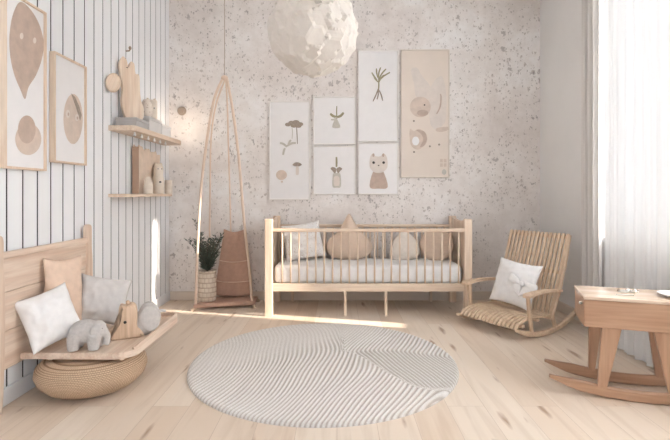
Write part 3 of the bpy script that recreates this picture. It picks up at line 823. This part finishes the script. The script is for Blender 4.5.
# ------------------------------------------------------------------ pendant lamp of crumpled paper
def pendant():
    c = Vector(((313.5-VX)/F*2.6, 2.6, CH-(31-VY)/F*2.6)); R = .243
    t = thing('pendant_lamp', 'large white crumpled paper globe lamp hanging from the ceiling', 'lamp', (c.x, c.y, c.z-R))
    b = BM(); bmesh.ops.create_icosphere(b, subdivisions=5, radius=1)
    rnd = random.Random(4); cells = []
    for i in range(150):
        th = i*2.399963+rnd.uniform(-.25, .25); z = 1-2*(i+.5)/150+rnd.uniform(-.02, .02); z = max(-1, min(1, z)); r = sqrt(1-z*z)
        p = Vector((r*cos(th), r*sin(th), z)); nrm = (p+Vector((rnd.uniform(-1, 1), rnd.uniform(-1, 1), rnd.uniform(-1, 1)))*.30).normalized()
        cells.append((p, nrm))
    for v in b.verts:
        d = v.co.normalized()
        d2 = (d+Vector((noise.noise(d*2.2), noise.noise(d*2.2+Vector((9, 0, 0))), noise.noise(d*2.2+Vector((0, 9, 0)))))*.12).normalized()
        near = sorted(cells, key=lambda q: (q[0]-d2).length_squared)[:2]
        p, nrm = near[0]
        # radius where the ray meets the facet plane: crisp folded facets
        rr = p.dot(nrm)/max(.5, d2.dot(nrm))
        e = (near[1][0]-d2).length-(near[0][0]-d2).length
        rr += .010*math.exp(-e/.02)
        v.co = d*R*max(.90, min(1.06, rr))*1.0
    o = obj('paper_shade', b, M['lamp_paper'], t, loc=(0, 0, R))
    b = BM(); tube(b, [(0, 0, 2*R-.01), (0, 0, ZC-(c.z-R)-.03)], .003, 8); obj('cord', b, M['cord'], t, True)
    b = BM(); lathe(b, [(0, ZC-(c.z-R)-.035), (.045, ZC-(c.z-R)-.03), (.05, ZC-(c.z-R)-.001), (0, ZC-(c.z-R)-.001)], 24); obj('ceiling_rose', b, M['box_white'], t, True)
pendant()

# ------------------------------------------------------------------ hanging tent seat
def swing():
    ax, ay, az = (225-VX)/F*4.46, 4.46, CH-(74-VY)/F*4.46
    t = thing('hanging_seat', 'tall hanging tent seat of bent rods and rose canvas beside the crib', 'hanging seat', (-1.06, 4.47, 0))
    def rod(pts, r=.013):
        P = []
        for px, py, Y in pts: P.append(Vector(((px-VX)/F*Y, Y, CH-(py-VY)/F*Y)))
        obj('rod', tube(BM(), smooth_line(P, 6), r, 10), M['rod'], t, True, world=True)
    rod([(222, 80, 4.44), (214, 100, 4.42), (207, 140, 4.40), (201, 190, 4.38), (197.5, 250, 4.36), (195.5, 309, 4.36)])
    rod([(227, 79, 4.45), (233, 112, 4.45), (239, 160, 4.46), (244, 220, 4.47), (250, 275, 4.48), (252.2, 305, 4.49)])
    rod([(225, 80, 4.49), (216, 105, 4.54), (211, 140, 4.58), (210, 200, 4.62), (209, 292, 4.66)], .008)
    rod([(226, 80, 4.49), (227.5, 110, 4.54), (228.5, 150, 4.60), (230, 200, 4.64), (232, 293, 4.68)], .008)
    P = lambda px, py, Y: Vector(((px-VX)/F*Y, Y, CH-(py-VY)/F*Y))
    hub = BM(); ellip(hub, P(224.6, 78, 4.465), (.034, .034, .026), seg=16, rings=10); obj('top_knot', hub, M['rod'], t, True, world=True)
    h = P(224.6, 76, 4.465)
    obj('cord', tube(BM(), [h, (h.x, h.y, ZC)], .0035, 8), M['cord'], t, True, world=True)
    # padded base
    cor = [(-1.345, 4.335), (-.795, 4.47), (-.80, 4.70), (-1.25, 4.69)]
    b = BM(); lo = [b.verts.new((x, y, .022)) for x, y in cor]; hi = [b.verts.new((x, y, .06)) for x, y in cor]
    b.faces.new(lo[::-1]); b.faces.new(hi)
    for i in range(4): b.faces.new((lo[i], lo[(i+1) % 4], hi[(i+1) % 4], hi[i]))
    bmesh.ops.recalc_face_normals(b, faces=b.faces[:])
    bmesh.ops.bevel(b, geom=b.edges[:], offset=.012, segments=3, affect='EDGES', profile=.5)
    obj('padded_base', b, M['rose_cloth'], t, True, world=True)
    for (x, y) in cor: obj('foot', lathe(BM(), [(0, 0), (.016, 0), (.018, .012), (.016, .026), (0, .028)], 16, (x, y, 0)), W['z'], t, True, world=True)
    # canvas back hanging from the rear rods, sagging to the base front
    b = BM(); n, m = 22, 30; G = []
    for j in range(m+1):
        s = j/m; row = []
        for i in range(n+1):
            u = i/n
            z = .74-.66*s
            lx = (222-s*9-VX)/F*4.58; rx = (243.5+s*7-VX)/F*4.58
            x = lx+(rx-lx)*u
            y = 4.655-.05*sin(pi*u)*(s)+.010*sin(u*12+s*3)*(1-s*.5)-.004*math.exp(-((s-.46)/.015)**2)-.004*math.exp(-((s-.78)/.015)**2)
            z -= .03*sin(pi*u)*(1-s)*1.0
            row.append(b.verts.new((x, y, z)))
        G.append(row)
    for j in range(m):
        for i in range(n): b.faces.new((G[j][i], G[j][i+1], G[j+1][i+1], G[j+1][i]))
    o = obj('canvas_back', b, M['rose_cloth'], t, True, world=True); sm = o.modifiers.new('cloth', 'SOLIDIFY'); sm.thickness = .008
    for zz in (.43, .225):
        s = (.74-zz)/.66; xa = (222-s*9-VX)/F*4.58; xb = (243.5+s*7-VX)/F*4.58
        pts = [(xa+(xb-xa)*k/10, 4.645-.05*sin(pi*k/10)*s-.012, zz-.03*sin(pi*k/10)*(1-s)) for k in range(11)]
        obj('seam_cord', tube(BM(), pts, .004, 6), M['rod'], t, True, world=True)
swing()

# potted plant standing on the tent seat base
def plant():
    x, y = (206.2-VX)/F*4.45, 4.49
    t = thing('potted_plant', 'dark green feathery plant in a cream woven pot on the tent seat base', 'plant', (x, y, .061))
    obj('pot', lathe(BM(), [(0, 0), (.072, 0), (.084, .012), (.087, .10), (.086, .20), (.084, .285), (.088, .295), (.078, .295), (.076, .26), (0, .26)], 40), M['basket'], t, True)
    obj('soil', lathe(BM(), [(0, .255), (.074, .255), (.074, .262), (0, .27)], 24), M['soil'], t, True)
    rnd = random.Random(11); st = BM(); lf = BM()
    for k in range(24):
        a = rnd.uniform(0, 2*pi); lean = rnd.uniform(.04, .20); hh = rnd.uniform(.16, .42)
        if k == 0: a, lean, hh = pi, .13, .52
        P = [Vector((cos(a)*lean*s**1.6, sin(a)*lean*.8*s**1.6, .262+hh*s)) for s in [i/8 for i in range(9)]]
        tube(st, P, [.004-.0003*i for i in range(9)], 6)
        for i in range(46):
            s = .12+.88*i/46; q = s*8; j = min(7, int(q)); p = P[j].lerp(P[j+1], q-j)
            b_ = rnd.uniform(0, 2*pi); L = rnd.uniform(.055, .09)*(1.1-.5*s)
            d = Vector((cos(b_)*.8, sin(b_)*.8, rnd.uniform(.25, .9))).normalized()
            sd = d.cross(Vector((rnd.uniform(-1, 1), rnd.uniform(-1, 1), .3))).normalized()*.006
            up = d.cross(sd).normalized()*.0015
            A = lf.verts.new(p); B = lf.verts.new(p+d*L*.5+sd); C_ = lf.verts.new(p+d*L); D = lf.verts.new(p+d*L*.5-sd); E = lf.verts.new(p+d*L*.5+up)
            for f in ((A, B, E), (B, C_, E), (C_, D, E), (D, A, E), (A, D, C_, B)): lf.faces.new(f)
    obj('stem', st, M['stem'], t, True); obj('foliage', lf, M['leaf'], t)
plant()

# ------------------------------------------------------------------ wooden bench
def bench():
    t = thing('bench', 'low wooden bench with a panelled back against the white boarded wall', 'bench', (-1.5, 2.8, 0))
    xs0, xs1, ys0, ys1, zb, zt = XL+.045, -1.085, 2.47, 3.22, .215, .25
    # seat with rounded front corners
    pts = [(xs0, ys0), (xs1-.10, ys0)]
    for k in range(7): a = -pi/2+k*pi/12; pts.append((xs1-.10+.10*cos(a), ys0+.10+.10*sin(a)))
    for k in range(7): a = k*pi/12; pts.append((xs1-.07+.07*cos(a), ys1-.07+.07*sin(a)))
    pts.append((xs0, ys1))
    b = prism(BM(), pts, zt-zb, Matrix.Translation((0, 0, (zt+zb)/2)) @ Matrix.Rotation(-pi/2, 4, 'X'), .006, 3)
    bmesh.ops.recalc_face_normals(b, faces=b.faces[:])
    obj('seat', b, WB['y'], t, world=True)
    # raised lip along the outer long side and far end
    lip = []
    for k in range(4, 7): a = -pi/2+k*pi/12; lip.append((xs1-.10+.09*cos(a), ys0+.10+.09*sin(a)))
    lip.append((xs1-.01, (ys0+ys1)/2))
    for k in range(7): a = k*pi/12; lip.append((xs1-.07+.06*cos(a), ys1-.07+.06*sin(a)))
    lip.append((xs0+.1, ys1-.01))
    b = BM(); n = len(lip)
    zz = [zt+.012+.018*min(1, i/4) for i in range(n)]
    P = [Vector((x, y, 0)) for x, y in lip]
    rings = []
    for i in range(n):
        d = (P[min(i+1, n-1)]-P[max(i-1, 0)]).normalized(); nn = Vector((-d.y, d.x, 0))
        rings.append([b.verts.new(P[i]+nn*o+Vector((0, 0, z))) for o, z in ((-.008, zt-.01), (-.008, zz[i]-.003), (-.004, zz[i]), (.004, zz[i]), (.008, zz[i]-.003), (.008, zt-.01))])
    for r0, r1 in zip(rings, rings[1:]):
        for k in range(6): b.faces.new((r0[k], r0[(k+1) % 6], r1[(k+1) % 6], r1[k]))
    b.faces.new(rings[0]); b.faces.new(rings[-1]); bmesh.ops.recalc_face_normals(b, faces=b.faces[:])
    obj('seat_lip', b, WB['y'], t, world=True)
    # back: three boards and two shaped posts
    ya, yb = 2.325, 3.13; x0, x1 = XL+.022, XL+.042
    zlo = .20
    for k in range(3):
        z0 = zlo+k*.197; obj('back_board', box(BM(), x0, x1, ya, yb, z0+.001, z0+.196, .003), WB['y'], t, world=True)
    obj('back_board', box(BM(), x0-.002, x1+.010, ya, yb, zlo+.565, zlo+.60, .006), WB['y'], t, world=True, label='rounded top rail of the backrest')
    for yc in (2.305, 3.142):
        pts = [(yc-.012, 0), (yc+.012, 0), (yc+.03, .25), (yc+.034, .62), (yc+.022, .74), (yc+.024, .85), (yc+.010, .885), (yc-.014, .88), (yc-.02, .84), (yc-.020, .70), (yc-.030, .5), (yc-.028, .25)]
        b = prism(BM(), smooth_poly(pts, 3), .042, Matrix.Translation((XL+.040, 0, 0)) @ Matrix.Rotation(pi/2, 4, 'Z'), .006, 2)
        obj('back_post', b, WB['z'], t, world=True)
    # underside battens with peg ends
    for yy in (2.56, 3.10):
        b = BM(); box(b, xs0+.02, xs1-.10, yy-.02, yy+.02, zb-.016, zb+.002, .003)
        obj('batten', b, WB['x'], t, world=True)
    for (x, y) in ((-1.54, 2.50), (-1.155, 2.50)):
        obj('peg', lathe(BM(), [(0, zb-.012), (.010, zb-.012), (.013, zb-.008), (.013, zb+.002), (0, zb+.002)], 16, (x, y, 0)), WB['z'], t, True, world=True)
bench()

def pouf():
    o = obj('woven_pouf', lathe(BM(), [(0, 0), (.10, .001), (.17, .010), (.23, .034), (.272, .075), (.287, .115), (.280, .152), (.25, .182), (.19, .194), (.10, .197), (0, .197)], 64), M['pouf'], None, True, loc=(-1.38, 2.63, 0))
    tag(o, 'flat round woven jute pouf on the floor under the bench', 'pouf')
pouf()

# cushions on the bench
zs = .2505
o = obj('throw_pillow', pillow(.27, .30, .11, 1), M['white_cloth'], None, True); pose(o, (-1.562, 2.530, .4), 44, 16, -16); settle(o, zs)
tag(o, 'bright white pillow at the near end of the bench', 'pillow', 'pillows on the bench')
o = obj('throw_pillow', pillow(.26, .47, .10, 2), M['peach'], None, True); pose(o, (-1.608, 2.735, .5), 72, 4, 3); settle(o, zs)
tag(o, 'peach pillow standing upright against the bench back', 'pillow', 'pillows on the bench')
o = obj('throw_pillow', pillow(.30, .30, .11, 3), M['grey_cloth'], None, True); pose(o, (-1.480, 2.935, .4), 34, 18, 14); settle(o, zs)
tag(o, 'light grey pillow on the bench behind the plush elephant', 'pillow', 'pillows on the bench')

def plush():
    t = thing('plush_elephant', 'small grey plush elephant on the bench seat in front of the grey pillow', 'plush toy', (-1.362, 2.535, zs), radians(8)); t.scale = (.86,)*3
    b = BM()
    ellip(b, (-.01, 0, .112), (.098, .064, .076)); ellip(b, (.068, -.004, .122), (.05, .052, .060))
    for x in (-.064, .056):
        for s in (-1, 1):
            tube(b, [(x, s*.034, .10), (x-.004, s*.036, .05), (x-.004, s*.036, .003)], [.042, .038, .034], 16)
    tube(b, smooth_line([Vector((.100, 0, .12)), Vector((.118, 0, .08)), Vector((.118, 0, .045)), Vector((.112, 0, .022))], 4), .022, 12)
    o = obj('body', b, M['plush'], t, True); remesh(o, .006, 16)
    for s in (-1, 1):
        e = puff(smooth_poly([(0, .035), (.028, .02), (.03, -.015), (.008, -.038), (-.02, -.02), (-.022, .015)], 4), .014, 3)
        e.transform(Matrix.Translation((.058, s*.052, .118)) @ Matrix.Rotation(radians(-12*s), 4, 'Z')); obj('ear', e, M['plush'], t, True)
        b = BM(); ellip(b, (.102, s*.036, .136), (.003,)*3, seg=8, rings=6); obj('eye', b, M['dark'], t, True)
plush()

def wood_toy():
    t = thing('wooden_elephant', 'small wooden elephant toy with grey ears at the front edge of the bench', 'toy', (-1.235, 2.745, zs), radians(24)); t.scale = (1.18,)*3
    head = [(-.080, 0), (.060, 0), (.072, .02), (.060, .045), (.045, .06), (.045, .12), (.038, .155), (.020, .168), (-.010, .160), (-.030, .165), (-.040, .145), (-.046, .10), (-.062, .06), (-.084, .045), (-.090, .02)]
    obj('head', prism(BM(), smooth_poly(head, 4), .085, None, .016, 4), WT, t, True)
    for s in (-1, 1):
        b = BM(); ellip(b, (-.012, s*.0425, .085), (.0075, .003, .0075), seg=14, rings=8); obj('eye', b, M['dark'], t, True)
    b = BM(); ellip(b, (.0, 0, .172), (.010, .010, .012), seg=12, rings=8); obj('knob', b, WT, t, True)
    for s in (-1, 1):
        e = puff(smooth_poly([(0, .07), (.045, .055), (.065, .01), (.05, -.045), (.01, -.065), (-.03, -.03), (-.035, .03)], 5), .026, 5, .002)
        obj('ear', e, M['plush'], t, True, loc=(.088, .004+s*.040, .088), label='pale grey rounded ear')
    b = BM(); ellip(b, (.080, .0, .068), (.052, .046, .068)); o = obj('body', b, M['plush'], t, True, label='pale grey rounded body')
    b = BM(); tube(b, smooth_line([Vector((.13, 0, .10)), Vector((.155, 0, .115)), Vector((.18, 0, .112))], 4), [.012-.0008*i for i in range(9)], 10); obj('tail', b, M['plush'], t, True)
wood_toy()

# ------------------------------------------------------------------ slatted rocking chair
CW = {a: wood('ash_'+a, srgb(232, 206, 178), srgb(216, 184, 154), a) for a in 'xyz'}
def rocker():
    b3 = Vector((.841, .541, 0)); w3 = Vector((.541, -.841, 0)); O = Vector((1.225, 3.690, 0))
    t = thing('rocking_chair', 'low slatted wooden rocking chair between the crib and the curtain', 'chair', (O.x+.25, O.y+.16, 0))
    P = lambda u, d, z: O+w3*u+b3*d+Vector((0, 0, z))
    seat = smooth_line([Vector(p) for p in ((-.055, .085, 0), (-.02, .118, 0), (.06, .142, 0), (.16, .148, 0), (.27, .142, 0), (.375, .140, 0))], 5)
    back = smooth_line([Vector(p) for p in ((.385, .140, 0), (.415, .22, 0), (.455, .33, 0), (.53, .52, 0), (.62, .765, 0))], 5)
    n = 15; pit = .0372
    for i in range(n):
        u = (i-(n-1)/2)*pit; f = 1-.0*abs(u)
        obj('seat_slat', sweep_rect(BM(), [P(u, p.x, p.y) for p in seat], w3, .025, .013), CW['y'], t, world=True)
        obj('back_slat', sweep_rect(BM(), [P(u*(1+.04*(p.y-.14)), p.x, p.y) for p in back], w3, .025, .013), CW['z'], t, world=True)
    for d, z in ((.0, .110), (.18, .130), (.36, .122)):
        obj('cross_rail', sweep_rect(BM(), [P(-.29, d, z), P(.29, d, z)], b3, .030, .024), CW['x'], t, world=True)
    for d, z in ((.445, .285), (.515, .455), (.62, .735)):
        obj('cross_rail', sweep_rect(BM(), [P(-.272, d+.018, z), P(.272, d+.018, z)], b3, .016, .028), CW['x'], t, world=True)
    for s in (-1, 1):
        u = s*.285
        pr = [(-.07+.80*k/20) for k in range(21)]
        pts = [P(u, d, .019+(d-.27)**2/(2*.86)) for d in pr]
        sc = [.55+.45*min(1, k/3, (20-k)/5+.1) for k in range(21)]
        obj('rocker', sweep_rect(BM(), pts, w3, .032, .038, sc), CW['y'], t, world=True)
        # armrest: broad paddle narrowing backwards
        up = [(.01, .0), (.02, .028), (.06, .036), (.12, .030), (.25, .022), (.40, .018), (.47, .014), (.47, -.014), (.40, -.018), (.25, -.022), (.12, -.030), (.06, -.036), (.02, -.028)]
        a = BM(); o2 = smooth_poly(up, 4); top, bot = [], []
        for d, v in o2:
            z = .325+.02*sin(min(1, max(0, (d+.03)/.5))*pi)
            top.append(a.verts.new(P(u+s*.012+v, d, z+.010))); bot.append(a.verts.new(P(u+s*.012+v, d, z-.010)))
        a.faces.new(top); a.faces.new(bot[::-1]); k_ = len(top)
        for i in range(k_): a.faces.new((top[i], bot[i], bot[(i+1) % k_], top[(i+1) % k_]))
        bmesh.ops.recalc_face_normals(a, faces=a.faces[:])
        obj('armrest', a, CW['y'], t, world=True)
        obj('post', sweep_rect(BM(), [P(u, .06, .322), P(u, .08, .18), P(u, .11, .035)], w3, .024, .026), CW['z'], t, world=True)
        obj('post', sweep_rect(BM(), [P(u, .37, .13), P(u, .41, .04)], w3, .024, .026), CW['z'], t, world=True)
        obj('back_stile', sweep_rect(BM(), [P(u, .36, .12), P(u, .47, .33), P(u*.985, .55, .52), P(u*.97, .625, .755)], w3, .018, .03), CW['z'], t, world=True)
    # cushion with a knotted bow
    c = thing('chair_cushion', 'white square cushion with a soft bow leaning on the rocking chair back', 'cushion', (0, 0, 0))
    m = Matrix.Rotation(radians(-50), 3, 'Z') @ Matrix.Rotation(radians(-19), 3, 'X') @ Matrix.Rotation(radians(6), 3, 'Y')
    cl = obj('cushion_cover', pillow(.38, .38, .13, 6), M['white_cloth'], c, True)
    lo = min((m @ v.co).z for v in cl.data.vertices)
    q = P(.005, .29, 0); c.rotation_euler = m.to_euler(); c.location = (q.x, q.y, .157-lo)
    for nm, rot, off in (('bow_loop', 200, (.045, -.085, .02)), ('bow_loop', 15, (.165, -.075, .0)), ('bow_tail', -50, (.135, -.078, -.055)), ('bow_tail', -120, (.085, -.08, -.055))):
        e = puff(smooth_poly([(-.055, .004), (-.01, .028), (.05, .036), (.068, 0), (.05, -.034), (-.01, -.024)], 4), .034, 2, .006)
        e.transform(Matrix.Translation(off) @ Matrix.Rotation(radians(rot), 4, 'Y')); obj(nm, e, M['white_cloth'], c, True)
    b = BM(); ellip(b, (.105, -.092, .006), (.020, .018, .022), seg=14, rings=10); obj('bow_knot', b, M['white_cloth'], c, True)
rocker()

# ------------------------------------------------------------------ rocking play table
TOPW = wood('sheen_beech', srgb(230, 208, 188), srgb(218, 192, 168), 'x', .22, .38)  # paler than the body: window sheen is put into the top's colour
def table():
    L, D, zt = .515, .315, .546
    rz = math.atan2(-.32, .947)
    t = thing('rocking_table', 'pale wooden box table on curved rockers at the right by the curtain', 'table', (1.325, 2.50, 0), rz)
    zb = zt-.165
    obj('box_body', box(BM(), 0.004, L-.004, .004, D-.004, zb, zt-.020, .003), TW['x'], t)
    obj('tabletop', box(BM(), 0, L, 0, D, zt-.019, zt, .004), TOPW, t, label='smooth glossy tabletop')
    for y0 in (.015, D-.05):
        b0, b1, t0, t1 = (.070, .116, .092, .185) if y0 < .1 else (.070, .105, .075, .145)
        obj('leg', taper(BM(), (b0, b1, y0, y0+.028, .060), (t0, t1, y0, y0+.035, zb+.001), .003), TW['z'], t)
        obj('leg', taper(BM(), (L-b1, L-b0, y0, y0+.028, .060), (L-t1, L-t0, y0, y0+.035, zb+.001), .003), TW['z'], t)
        pts = []; sc = []
        for k in range(25):
            x = -.165+(L+.27)*k/24; xx = x-L/2
            pts.append(Vector((x, y0+.0155, .0305+xx*xx/(2*1.55)))); e = min(k, 24-k)/24
            sc.append(.25+.75*min(1, e*5.5))
        obj('rocker', sweep_rect(BM(), pts, (0, 1, 0), .028, .060, sc), TW['x'], t)
    b = BM(); tube(b, [(.006, .06, zt-.05), (-.012, .06, zt-.05)], .008, 12); obj('knob', b, M['metal'], t, True)
    R = Matrix.Rotation(rz, 3, 'Z'); T = lambda x, y, z=0: R @ Vector((x, y, 0))+Vector((1.325, 2.50, zt+z))
    # plate
    px = T(.465, .125, .0006)
    p = thing('plate', 'shallow white plate at the right end of the rocking table', 'plate', px)
    obj('dish', lathe(BM(), [(0, .004), (.045, .004), (.075, .014), (.088, .018), (.088, .0205), (.072, .018), (.04, .009), (0, .009)], 40), M['box_white'], p, True)
    obj('foot_ring', lathe(BM(), [(.030, 0), (.046, 0), (.046, .005), (.030, .005)], 32), M['box_grey'], p, True)
    # bead ring toy
    px = T(.255, .19)
    p = thing('ring_toy', 'small pale metal ring toy with beads on the rocking table', 'toy', px)
    for k in (0, 1):
        pts = [Vector((k*.055-.028+.026*cos(a*pi/12), .020*sin(a*pi/12), .005)) for a in range(25)]
        obj('ring', tube(BM(), pts, .0045, 8), M['metal'], p, True)
    for a, (x, y) in enumerate(((-.052, .004), (-.002, .0), (.052, .002), (.028, -.018))):
        b = BM(); ellip(b, (x, y, .010), (.0095, .0095, .0095), seg=12, rings=8); obj('bead', b, M['box_white'] if a % 2 else M['brass'], p, True)
    px = T(.215, .085, .0006)
    o = obj('wooden_spoon', box(BM(), -.045, .045, -.005, .005, 0, .006, .002), M['metal'], None, loc=px); o.rotation_euler = (0, 0, -.15)
    o.name = 'metal_stick'; tag(o, 'thin pale stick lying on the rocking table near the ring toy', 'stick')
table()

# ------------------------------------------------------------------ curtains on the right wall
def curtain(name, label, y0, y1, x, amp, per, mat, z0, z1, seed=0, drift=0):
    ny = int((y1-y0)/per*16); nz = 24; b = BM(); G = []
    for j in range(nz+1):
        s = j/nz; z = z1+(z0-z1)*s; row = []
        for i in range(ny+1):
            u = i/ny; yy = y0+(y1-y0)*u
            ph = 2*pi*(yy/per)+1.6*noise.noise(Vector((yy*2.1+seed, s*.5, 0)))
            a = amp*(.65+.5*noise.noise(Vector((yy*1.7+seed, 7, s*.8))))
            xx = x+a*sin(ph)+amp*.35*sin(ph*2.3+seed+s)
            row.append(b.verts.new((xx, yy+.006*sin(ph*.5+s*2)+drift*s*(u-.5), z)))
        G.append(row)
    for j in range(nz):
        for i in range(ny): b.faces.new((G[j][i], G[j][i+1], G[j+1][i+1], G[j+1][i]))
    o = obj(name, b, mat, None, True); return tag(o, label, 'curtain')
curtain('linen_drape', 'denser off-white drape at the far edge of the window, beside the rocking chair', 3.562, 3.86, 2.030, .026, .085, M['drape'], .012, 3.08, 2)
curtain('sheer_curtain', 'long sheer white curtain across the bright window behind the rocking table', 2.50, 3.44, 1.975, .030, .11, M['sheer'], .012, 3.08, 5)
curtain('sheer_curtain', 'added thin white curtain panel out of view, passing window light into the room', 1.45, 2.50, 2.012, .034, .15, M['fill_voile'], .012, 3.08, 9)  # unseen panel, added to let more window light into the room
b = BM(); tube(b, [(2.000, 1.38, 3.10), (2.000, 4.0, 3.10)], .012, 12)
for yy in (1.45, 2.8, 3.95): box(b, 2.00, XR+.001, yy-.01, yy+.01, 3.09, 3.11, .002)
tag(obj('curtain_rod', b, M['box_white'], None, True), 'white curtain rod above the window on the right wall', 'curtain rod')

# ------------------------------------------------------------------ light
w = bpy.data.worlds.new('sky'); scene.world = w; w.use_nodes = True; nt = w.node_tree
bg = nt.nodes['Background']
tc = N(nt, 'ShaderNodeTexCoord'); sp = N(nt, 'ShaderNodeSeparateXYZ'); nt.links.new(tc.outputs['Generated'], sp.inputs[0])
mr = N(nt, 'ShaderNodeMapRange'); mr.inputs[1].default_value = .3; mr.inputs[2].default_value = .7; mr.inputs[3].default_value = .50; mr.inputs[4].default_value = 9.5
nt.links.new(sp.outputs[0], mr.inputs[0]); nt.links.new(mr.outputs[0], bg.inputs['Strength'])
bg.inputs['Color'].default_value = (.84, .925, 1.02, 1)

sd = bpy.data.lights.new('sun', 'SUN'); sd.energy = 9.0; sd.angle = radians(1.2); sd.color = (1, .9, .78)
so = bpy.data.objects.new('sun', sd); COL.objects.link(so)
dirv = Vector((-1, .25, -.50)).normalized(); so.rotation_euler = dirv.to_track_quat('-Z', 'Y').to_euler(); so.location = (6, 2, 4)

pd = bpy.data.lights.new('window_portal', 'AREA'); pd.shape = 'RECTANGLE'; pd.size = WY1-WY0; pd.size_y = WZ1-WZ0
pd.cycles.is_portal = True
po = bpy.data.objects.new('window_portal', pd); COL.objects.link(po); po.location = (XR+.14, (WY0+WY1)/2, (WZ0+WZ1)/2)
po.rotation_euler = Matrix(((0, 0, 1), (1, 0, 0), (0, 1, 0))).to_euler()   # x->y, y->z, z->x : shines along -x

# ------------------------------------------------------------------ camera
cd = bpy.data.cameras.new('camera'); cam = bpy.data.objects.new('camera', cd); COL.objects.link(cam); scene.camera = cam
cd.sensor_width = 36; cd.sensor_fit = 'HORIZONTAL'; cd.lens = 36*F/670
cam.location = (0, 0, CH); cam.rotation_euler = (pi/2, 0, 0)
cd.shift_x = -(VX-335)/670; cd.shift_y = -(220-VY)/670
cd.clip_start = .05

vs = scene.view_settings; vs.view_transform = 'Standard'; vs.look = 'None'; vs.exposure = 0.43; vs.gamma = 1.0
try: vs.use_curve_mapping = False
except Exception: pass
scene.render.film_transparent = False
